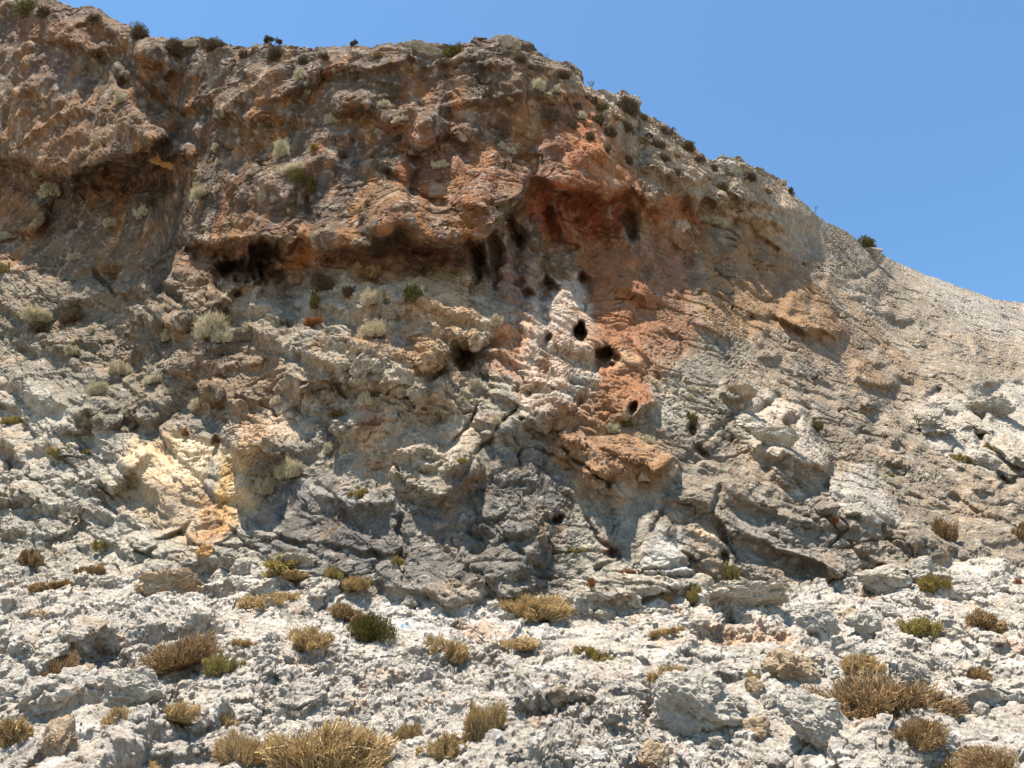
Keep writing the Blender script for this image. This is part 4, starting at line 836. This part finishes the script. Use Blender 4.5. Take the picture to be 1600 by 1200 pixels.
def shrub(i, px, py, w_, h_, kind, label):
    big = 2 if w_ >= 85 else 1 if w_ >= 34 else 0
    p, n, z = spot_at(px, py+h_*.32)
    st, fo = shrub_meshes(kind, big, i % 3)
    up = (Vector((0, 0, 1))*1.0+Vector((n.x*.4, min(n.y, 0)*.6, 0))).normalized(); q = up.to_track_quat('Z', 'Y')
    root = bpy.data.objects.new(NAME[kind][0], None); root.empty_display_size = .1; COL.objects.link(root)
    root.location = p-up*.02; root.rotation_mode = 'QUATERNION'; root.rotation_quaternion = q @ Vector((0, 0, 1)).rotation_difference(Vector((0, 0, 1)))
    W = w_*z/F; Hh = h_*z/F*(1.15 if kind in 'DG' else .95)
    W *= .85 if kind == 'P' else 1
    root.scale = (W*1.12, W*.95, Hh*.80/(.36*{'thyme': 1.05, 'cushion': .85, 'spray': 1.25, 'grass': 1.5, 'dome': 1.15}[STY[kind]]))
    root['label'] = label; root['category'] = 'shrub'; root['group'] = GRP[kind]
    for nm, me in (('stem', st), ('foliage', fo)):
        o = bpy.data.objects.new(nm, me); COL.objects.link(o); o.parent = root
        o.rotation_euler = (0, 0, i*1.7)
SH = [
 (510, 1162, 200, 100, 'T', 'widest dry brown shrub at the bottom edge, left of centre'), (385, 1168, 96, 66, 'T', 'dry brown shrub against the left side of the widest one at the bottom edge'),
 (285, 1018, 118, 80, 'B', 'large dry brown shrub on the left slope with a greener one on its right'), (346, 1034, 62, 50, 'Y', 'yellowish shrub with green at its base touching a large brown shrub on the left slope'),
 (76, 1045, 92, 62, 'B', 'reddish brown shrub above small grey boulder near the left edge'), (14, 1142, 76, 76, 'T', 'golden brown shrub cut by the left edge near the bottom'),
 (188, 1118, 62, 44, 'T', 'dry shrub in the shade below the broad overhanging grey boulder'), (270, 1106, 88, 48, 'T', 'golden dry shrub on top of the block right of the overhanging grey boulder'),
 (376, 1001, 42, 22, 'T', 'low straw coloured tuft just above the yellowish shrub on the left slope'), (131, 890, 40, 34, 'B', 'round brown shrub at the wall foot, middle of three on the far left'),
 (45, 868, 32, 38, 'B', 'brown shrub hanging on the rock by the left edge at wall foot height'), (161, 845, 32, 24, 'Y', 'small yellow green tuft above the round brown one at the left wall foot'),
 (84, 912, 58, 26, 'B', 'flat reddish tuft in a hollow of the left slope'), (428, 932, 84, 36, 'T', 'long golden tuft row on the slope below the arched shrubs'), (535, 953, 68, 40, 'B', 'reddish brown shrub up left of the dark green cushion'),
 (480, 995, 82, 46, 'T', 'grey brown shrub left of the dark green cushion'), (582, 984, 64, 46, 'G', 'dark olive green cushion on the pale slope left of centre'), (708, 1013, 62, 50, 'T', 'round golden shrub alone in the middle of the slope'),
 (830, 943, 114, 50, 'T', 'broad golden shrub at the wall foot near the centre'), (812, 1001, 62, 22, 'T', 'thin sparse dry tuft below the broad golden shrub'), (928, 1017, 48, 32, 'Y', 'small olive yellow shrub on the slope right of centre'),
 (1044, 1052, 60, 46, 'T', 'brown shrub just above the small yellow green cushion'), (1073, 1085, 40, 26, 'Y', 'small yellow green cushion above the big rough grey boulder'), (1087, 925, 36, 40, 'Y', 'olive tuft at the wall foot left of the long low pale boulder'),
 (1140, 888, 26, 48, 'Y', 'narrow upright olive shrub in the crack at the right wall foot'), (1184, 1053, 26, 34, 'T', 'pale thin tuft left of the orange fronted boulder'), (1366, 1088, 180, 94, 'B', 'largest dark brown shrub on the right of the slope'),
 (1432, 1136, 92, 58, 'B', 'ragged brown shrub trailing off the lower right of the largest one'), (1352, 1030, 68, 38, 'T', 'reddish dry shrub just above the largest brown shrub'), (1430, 975, 62, 42, 'Y', 'yellowish shrub on the right slope, left of the brown one of its size'),
 (1526, 965, 66, 48, 'B', 'brown shrub near the right edge below the wall foot'), (1526, 1046, 62, 36, 'B', 'reddish brown shrub near the right edge halfway down the slope'), (1457, 905, 52, 42, 'Y', 'leaning yellow tuft between pale boulders at the right cliff foot'),
 (1562, 1185, 116, 50, 'B', 'dark brown shrub in the lower right corner'), (1488, 1190, 84, 38, 'T', 'dry shrub at the bottom edge left of the corner one on the right'), (748, 1122, 62, 88, 'T', 'tall dry shrub at the bottom centre growing up a rock step'),
 (700, 1162, 72, 54, 'T', 'dry shrub at the foot of the tall one at the bottom centre'), (636, 1140, 40, 50, 'T', 'dry tuft in the gap right of the widest bottom shrub'), (455, 873, 78, 32, 'Y', 'mossy yellow green shrub arching over a smooth pale stone'),
 (516, 892, 42, 28, 'Y', 'small olive shrub right of the arching mossy one'), (556, 906, 46, 34, 'T', 'golden shrub at the end of the row along the wall foot'), (434, 897, 64, 24, 'T', 'low brown tuft under the arching mossy shrub'),
 (621, 872, 22, 20, 'Y', 'little yellow tuft on the dark lower wall above the foot'), (1555, 697, 36, 26, 'Y', 'yellow green tuft between the pale boulders of the right slab'), (1498, 712, 26, 18, 'Y', 'small yellow green tuft under the largest pale boulder of the slab'),
 (1467, 822, 34, 60, 'B', 'tall narrow brown shrub hanging on the lower right slab'), (1305, 808, 18, 26, 'R', 'little rusty tuft in the crack of the lower right slab'), (1594, 830, 26, 38, 'B', 'brown tuft cut by the right edge on the lower slab'),
 (236, 1194, 52, 22, 'T', 'flat dry tuft at the bottom edge on the left'), (980, 1198, 0, 0, 'T', ''),
 (333, 508, 58, 50, 'P', 'biggest silver shrub of the left wall under the long ledge'), (347, 524, 34, 26, 'P', 'small silver shrub against the lower right of the biggest one'), (390, 510, 28, 22, 'P', 'small silver shrub right of the biggest one on the left wall'),
 (446, 232, 38, 36, 'P', 'silver shrub with dark underside below the upper ledge, left of centre'), (470, 117, 24, 22, 'P', 'upper of two silver shrubs stacked under the left skyline'), (474, 136, 24, 24, 'P', 'lower of two silver shrubs stacked under the left skyline'),
 (521, 185, 28, 22, 'P', 'silver shrub on pale rock in the upper middle'), (594, 513, 58, 34, 'P', 'wide silver shrub on the middle wall above a rusty ledge'), (628, 184, 28, 14, 'P', 'silver tuft on top of the red bulge in the upper middle'),
 (690, 256, 32, 18, 'P', 'silver tuft on the brow of the great central roof'), (601, 162, 22, 16, 'P', 'pale tuft left above the red bulge in the upper middle'), (572, 168, 32, 12, 'D', 'flat dark tuft left of a pale one above the red bulge'),
 (190, 152, 26, 24, 'P', 'lone silver shrub on the great left bulge'), (414, 756, 42, 36, 'P', 'silver shrub beside the lower right of the yellow patch'), (450, 731, 46, 40, 'P', 'bushy silver shrub just above another beside the yellow patch'),
 (151, 606, 34, 30, 'P', 'bright silver shrub above a dark hollow on the left wall'), (186, 576, 34, 28, 'P', 'silver shrub right above the one over the dark hollow'), (62, 490, 56, 34, 'P', 'wide pale shrub on the left wall near the edge'),
 (60, 512, 28, 20, 'D', 'dark twiggy tuft under the wide pale shrub near the left edge'), (114, 494, 40, 24, 'D', 'dark twiggy tuft right of the wide pale shrub near the left edge'), (145, 515, 22, 16, 'P', 'little pale tuft on the left wall between larger shrubs'),
 (114, 546, 26, 22, 'P', 'pale round tuft on the left wall over a shaded pocket'), (265, 522, 28, 22, 'P', 'grey tuft left below the biggest silver shrub'), (240, 590, 44, 22, 'P', 'spreading grey tuft in the middle of the left wall'),
 (266, 610, 22, 16, 'P', 'small grey tuft under the spreading one on the left wall'), (312, 630, 32, 20, 'P', 'silver tuft above the top of the yellow patch'), (198, 646, 22, 18, 'P', 'small silver tuft above the dark gully of the left wall'),
 (375, 620, 32, 20, 'D', 'grey twiggy tuft on the rock left of the pale block'), (295, 672, 22, 20, 'R', 'rusty tuft at the top of the yellow patch'), (340, 686, 20, 16, 'D', 'dark tuft at the right top of the yellow patch'),
 (584, 463, 40, 34, 'P', 'silver shrub with dark heart under the big brown dome'), (500, 440, 44, 40, 'D', 'grey brown shrub at the end of the shaded cavity'), (583, 422, 46, 38, 'B', 'big brown dome shrub at the edge of the roof shadow'),
 (650, 459, 26, 28, 'G', 'dark green shrub right of the big brown dome under the roof'), (547, 456, 24, 22, 'D', 'small dark shrub between the grey brown one and the silver one'), (493, 472, 24, 24, 'G', 'small olive shrub below the grey brown one by the cavity'),
 (488, 500, 34, 26, 'R', 'rusty shrub below the small olive one on the middle wall'), (630, 586, 36, 34, 'G', 'round dark olive shrub in the middle of the wall'), (745, 598, 28, 26, 'P', 'silver shrub just below the dark cave right of the middle'),
 (565, 588, 34, 18, 'P', 'pale tuft left of the round dark olive shrub'), (545, 600, 22, 16, 'P', 'small grey tuft under the pale one left of the olive shrub'), (434, 622, 28, 18, 'P', 'left tuft of a grey row on the crest of the pale block'), (462, 628, 36, 16, 'P', 'right tuft of a grey row on the crest of the pale block'),
 (572, 622, 22, 26, 'P', 'pale upright tuft below the tuft left of the olive shrub'), (514, 698, 28, 24, 'P', 'bright pale tuft on the lower middle wall'), (538, 700, 22, 20, 'P', 'paler smaller tuft right beside the bright one on the lower wall'),
 (590, 712, 30, 18, 'P', 'straw tuft at the foot of the tan strip on the lower wall'), (584, 658, 20, 16, 'R', 'rusty tuft in the tan strip of the lower wall'), (524, 642, 22, 18, 'B', 'brown tuft above the lower middle wall, left of the tan strip'),
 (562, 766, 28, 24, 'Y', 'yellow green tuft low on the grey wall'), (722, 716, 20, 16, 'Y', 'yellow tuft on the pale patch right of the tan strip'), (772, 500, 24, 28, 'P', 'pale shrub above the orange block by the white patch'),
 (717, 626, 28, 20, 'P', 'pale tuft below the silver shrub of the dark cave'), (776, 655, 20, 16, 'P', 'small pale tuft left of the white patch foot'), (960, 668, 28, 22, 'P', 'left of two pale brush shrubs on the brown foot of the orange column'),
 (1012, 686, 32, 18, 'P', 'right of two pale brush shrubs on the brown foot of the orange column'), (982, 663, 16, 12, 'G', 'small green tuft between the two pale brush shrubs'), (1079, 605, 20, 12, 'P', 'topmost pale tuft of a vertical line on the slab'),
 (1078, 618, 16, 10, 'P', 'second pale tuft of a vertical line on the slab'), (1080, 655, 20, 18, 'G', 'green tuft low in a vertical line on the slab'), (1086, 673, 16, 18, 'R', 'rusty tuft at the bottom of a vertical line on the slab'),
 (42, 13, 48, 28, 'G', 'dark green shrub on the skyline in the upper left corner'), (72, 19, 32, 18, 'D', 'dark shrub right of the green one in the upper left corner'), (218, 52, 36, 28, 'D', 'dark round shrub on the sloping left skyline'),
 (270, 72, 42, 34, 'D', 'darkest round shrub under the left skyline'), (330, 70, 38, 24, 'D', 'wide dark shrub on the skyline right of the darkest round one'), (62, 268, 32, 22, 'P', 'grey tuft in the shaded recess under the great left bulge'),
 (78, 298, 32, 28, 'P', 'grey tuft below another in the recess under the great left bulge'), (16, 368, 36, 18, 'P', 'pale yellowish tuft by the left edge under the orange block'), (174, 347, 26, 18, 'P', 'pale tuft on the ledge under the dark left cavity'),
 (318, 300, 38, 26, 'P', 'brightest silver shrub in the shade below the rust red boulder'), (340, 292, 18, 16, 'P', 'small silver tuft right of the brightest one in the shade'), (226, 330, 30, 26, 'P', 'grey shrub in the shade left of the brightest silver one'),
 (240, 315, 24, 18, 'D', 'dark tuft behind the grey shrub in the left shade'), (338, 228, 22, 16, 'P', 'small silver tuft right of the rust red boulder'), (342, 252, 18, 14, 'P', 'little tan tuft below the silver one by the rust red boulder'),
 (712, 82, 46, 26, 'G', 'wide dark green shrub just under the skyline near the summit'), (470, 284, 36, 28, 'G', 'dark olive shrub at the top of the long crack in the roof'), (464, 262, 52, 20, 'P', 'grey shrub above the dark olive one over the long crack'),
 (430, 84, 38, 24, 'D', 'dark thin shrub under the skyline tree on the left'), (474, 96, 24, 18, 'D', 'dark tuft left of centre under the skyline'), (490, 228, 22, 16, 'Y', 'olive tuft on grey rock above the central roof'),
 (534, 240, 24, 16, 'D', 'dark tuft on grey rock above the central roof'), (625, 215, 26, 12, 'D', 'dark tuft beside the red bulge'), (180, 418, 38, 30, 'B', 'brown shrub on the left wall below the roofs'),
 (6, 418, 18, 26, 'Y', 'yellow green tuft cut by the left edge on the upper wall'), (120, 400, 24, 16, 'P', 'grey tuft left above the brown shrub of the left wall'), (798, 234, 24, 18, 'P', 'right silver tuft on top of the central roof'),
 (784, 228, 18, 16, 'P', 'left silver tuft on top of the central roof'), (838, 132, 38, 28, 'P', 'big silver shrub on the ridge right of the summit'), (870, 140, 24, 18, 'P', 'silver tuft right of the big one on the summit ridge'),
 (864, 180, 28, 26, 'D', 'grey green shrub hanging below the summit ridge'), (910, 180, 26, 18, 'P', 'pale tuft above the red face near the ridge'), (900, 164, 16, 14, 'D', 'dark tuft left under the bare ridge tree'),
 (925, 155, 18, 14, 'D', 'dark dome right under the bare ridge tree'), (942, 170, 18, 14, 'G', 'green tuft on the ridge beside dark domes'), (933, 184, 24, 20, 'D', 'dark dome below the green tuft of the ridge'), (950, 206, 26, 18, 'D', 'brown dark dome on the ridge above the red bulge'),
 (977, 164, 36, 34, 'D', 'biggest round dark shrub on the right ridge'), (1006, 183, 14, 12, 'G', 'small green tuft right below the biggest dark one on the ridge'), (981, 198, 20, 18, 'D', 'dark dome under the biggest one on the right ridge'),
 (1013, 212, 14, 10, 'D', 'tiny dark tuft on pale rock of the right ridge'), (1004, 218, 16, 16, 'B', 'brown tuft under the tiny dark one on the right ridge'), (1040, 204, 20, 16, 'D', 'dark tuft at the right ridge skyline step'), (1074, 228, 28, 18, 'D', 'dark wide tuft lower on the right ridge skyline'),
 (982, 250, 16, 20, 'D', 'dark tuft on the brow of the red bulge'), (948, 233, 24, 12, 'D', 'flat dark tuft over the red bulge'), (1036, 246, 26, 12, 'D', 'flat dark tuft in the middle of the pale upper right rocks'), (1058, 267, 24, 18, 'D', 'brown dark dome right of the red bulge'),
 (1115, 262, 12, 12, 'G', 'little green tuft in the skyline notch'), (1128, 295, 30, 22, 'D', 'dark mat under the skyline notch boulder'), (1118, 345, 42, 20, 'P', 'wide straw shrub on the blocky ledge of the upper right'), (1155, 320, 20, 14, 'P', 'straw tuft right above the wide one of the upper right'),
 (1235, 299, 14, 14, 'D', 'dark tuft on the right skyline below a pale step'), (1224, 284, 12, 14, 'P', 'pale tuft standing on the right skyline'), (1352, 381, 30, 22, 'G', 'dark green shrub alone on the right skyline'), (1256, 410, 14, 14, 'B', 'brown tuft in the gully of the upper right slab'),
 (815, 92, 22, 16, 'D', 'dark tuft just right of the summit boulder'), (832, 104, 16, 12, 'D', 'smaller dark tuft below the one right of the summit boulder'), (880, 118, 22, 14, 'D', 'dark mat on the ridge between the summit and the bare tree'), (858, 158, 20, 14, 'B', 'brown tuft between the big silver shrub and the hanging grey green one'), (894, 196, 22, 16, 'D', 'dark tuft below the pale one above the red face'), (922, 214, 20, 16, 'D', 'dark tuft on the reddish brow left of the flat dark one'), (965, 182, 18, 14, 'B', 'brown tuft left under the biggest dark shrub of the ridge'), (1030, 226, 22, 14, 'D', 'dark mat between the tuft on pale rock and the skyline step'), (1056, 240, 18, 12, 'B', 'brown mat above the brown dark dome right of the red bulge'), (1092, 248, 20, 14, 'D', 'dark tuft at the skyline just left of the notch'), (1170, 275, 22, 14, 'D', 'dark mat on the rocks right of the skyline notch boulder'), (1200, 296, 18, 14, 'B', 'brown tuft on the blocky right shoulder'), (690, 100, 26, 16, 'D', 'brown dark mat left below the green shrub near the summit'), (640, 92, 24, 14, 'D', 'dark mat under the long skyline boulder'), (590, 84, 22, 14, 'B', 'brown tuft under the flat skyline right of the tiny tree'), (508, 88, 22, 14, 'D', 'dark tuft under the skyline between the two small trees'), (385, 84, 24, 16, 'D', 'dark tuft left of the clumpy skyline tree'), (300, 66, 22, 18, 'P', 'pale tuft between the two dark shrubs of the left skyline'), (150, 28, 24, 16, 'D', 'dark tuft on the left skyline slope between corner and round shrub'), (764, 146, 24, 20, 'D', 'dark shrub in a niche under the summit'), (792, 150, 24, 14, 'P', 'pale tuft right of the dark niche shrub under the summit'), (18, 655, 36, 20, 'Y', 'yellow green tuft by the left edge on the lower left slab'), (94, 702, 28, 22, 'Y', 'yellow green tuft hanging on the lower left slab'),
 (130, 704, 26, 12, 'Y', 'flat yellow tuft right of the hanging one on the lower left slab'), (1275, 665, 22, 14, 'G', 'green tuft by the dark pocket of the right wall'), (904, 856, 20, 10, 'Y', 'tiny yellow tuft low on the grey wall right of centre'),
 (980, 889, 20, 12, 'R', 'rusty tuft under the small hole at the wall foot'), (925, 905, 16, 30, 'R', 'thin rusty tuft in the crack at the foot of the wall'), (1040, 930, 26, 16, 'B', 'brown tuft in the shadow at the wall foot right of centre'), (1392, 740, 14, 10, 'Y', 'tiny straw tuft on the bare lower right slab'),
 (300, 960, 0, 0, 'T', ''), (560, 1012, 0, 0, 'T', ''), (158, 1065, 24, 20, 'B', 'small brown tuft between the left shrub and the overhanging boulder'), (1400, 925, 0, 0, 'T', ''), (1030, 985, 50, 18, 'T', 'sparse grey tuft spread on the bare slope right of centre'),
 (1590, 905, 24, 24, 'R', 'rusty tuft by the right edge at the wall foot'), (1545, 1030, 0, 0, 'T', ''), (1470, 1010, 26, 12, 'R', 'tiny rusty tuft on the bare right slope'), (350, 1118, 34, 26, 'T', 'sparse tuft right of the golden shrub on the left block')]
for i, a in enumerate([a for a in SH if a[2]]): shrub(i, *a)

# ------------------------------------------------------------------ small trees on the skyline
def ridge_tree(px, py, w_, h_, crown, label, seed):
    p, n, z = spot_at(px, py+h_*.5+4); S = 1.5*h_*z/F; Wd = 1.3*w_*z/F; g = np.random.RandomState(seed)
    root = bpy.data.objects.new('ridge_tree', None); COL.objects.link(root); root.location = p-Vector((0, 0, .05*S)); root['label'] = label; root['category'] = 'tree'; root['group'] = 'small trees on the skyline'
    A, B_, C_, w0 = [], [], [], []
    def branch(a, d, L_, lev):
        b = a+d*L_; m = (a+b)/2+g.normal(size=3)*L_*.08; A.append(a); B_.append(m); C_.append(b); w0.append(.05*S*.5**lev)
        if lev < 4:
            for _ in range(3 if lev < 3 else 4):
                d2 = d+g.normal(size=3)*.55; d2[2] = abs(d2[2])*.8+.1; d2[0] *= Wd/S*1.1; d2 /= np.linalg.norm(d2); branch(b-d*L_*g.uniform(0, .35), d2, L_*g.uniform(.55, .8), lev+1)
    branch(np.zeros(3), np.array([.1, 0, 1.]), S*.36, 0)
    A, B_, C_, w0 = map(np.array, (A, B_, C_, w0))
    me = ribbons('trunk', A, B_, C_, w0[:, None, None], w0[:, None, None]*.5, g.uniform(0, .6, len(A)), MF['W']); o = bpy.data.objects.new('trunk', me); COL.objects.link(o); o.parent = root
    if crown:
        n_ = 1500; c = C_[g.randint(len(C_)//3, len(C_), 26)]; q = g.normal(size=(n_, 3)); q /= np.linalg.norm(q, axis=1)[:, None]
        st = c[g.randint(0, len(c), n_)]+q*S*.09*g.uniform(.2, 1, n_)[:, None]; e = st+q*S*.05
        me = ribbons('crown', st, (st+e)/2, e, S*.014, S*.006, g.uniform(0, .8, n_), MF['D']); o = bpy.data.objects.new('crown', me); COL.objects.link(o); o.parent = root
ridge_tree(424, 63, 30, 22, True, 'small dark clumpy tree standing on the skyline left of centre', 3)
ridge_tree(547, 70, 16, 16, True, 'tiny dark tree on the flat skyline between the clumpy one and the summit', 5)
ridge_tree(923, 132, 22, 22, False, 'bare leafless tree on the skyline right of the summit', 8)
ridge_tree(850, 88, 10, 16, False, 'thin bare twigs on the skyline just right of the summit', 9)
ridge_tree(1276, 324, 14, 14, False, 'bare twiggy bush on the skyline of the right shoulder', 12)
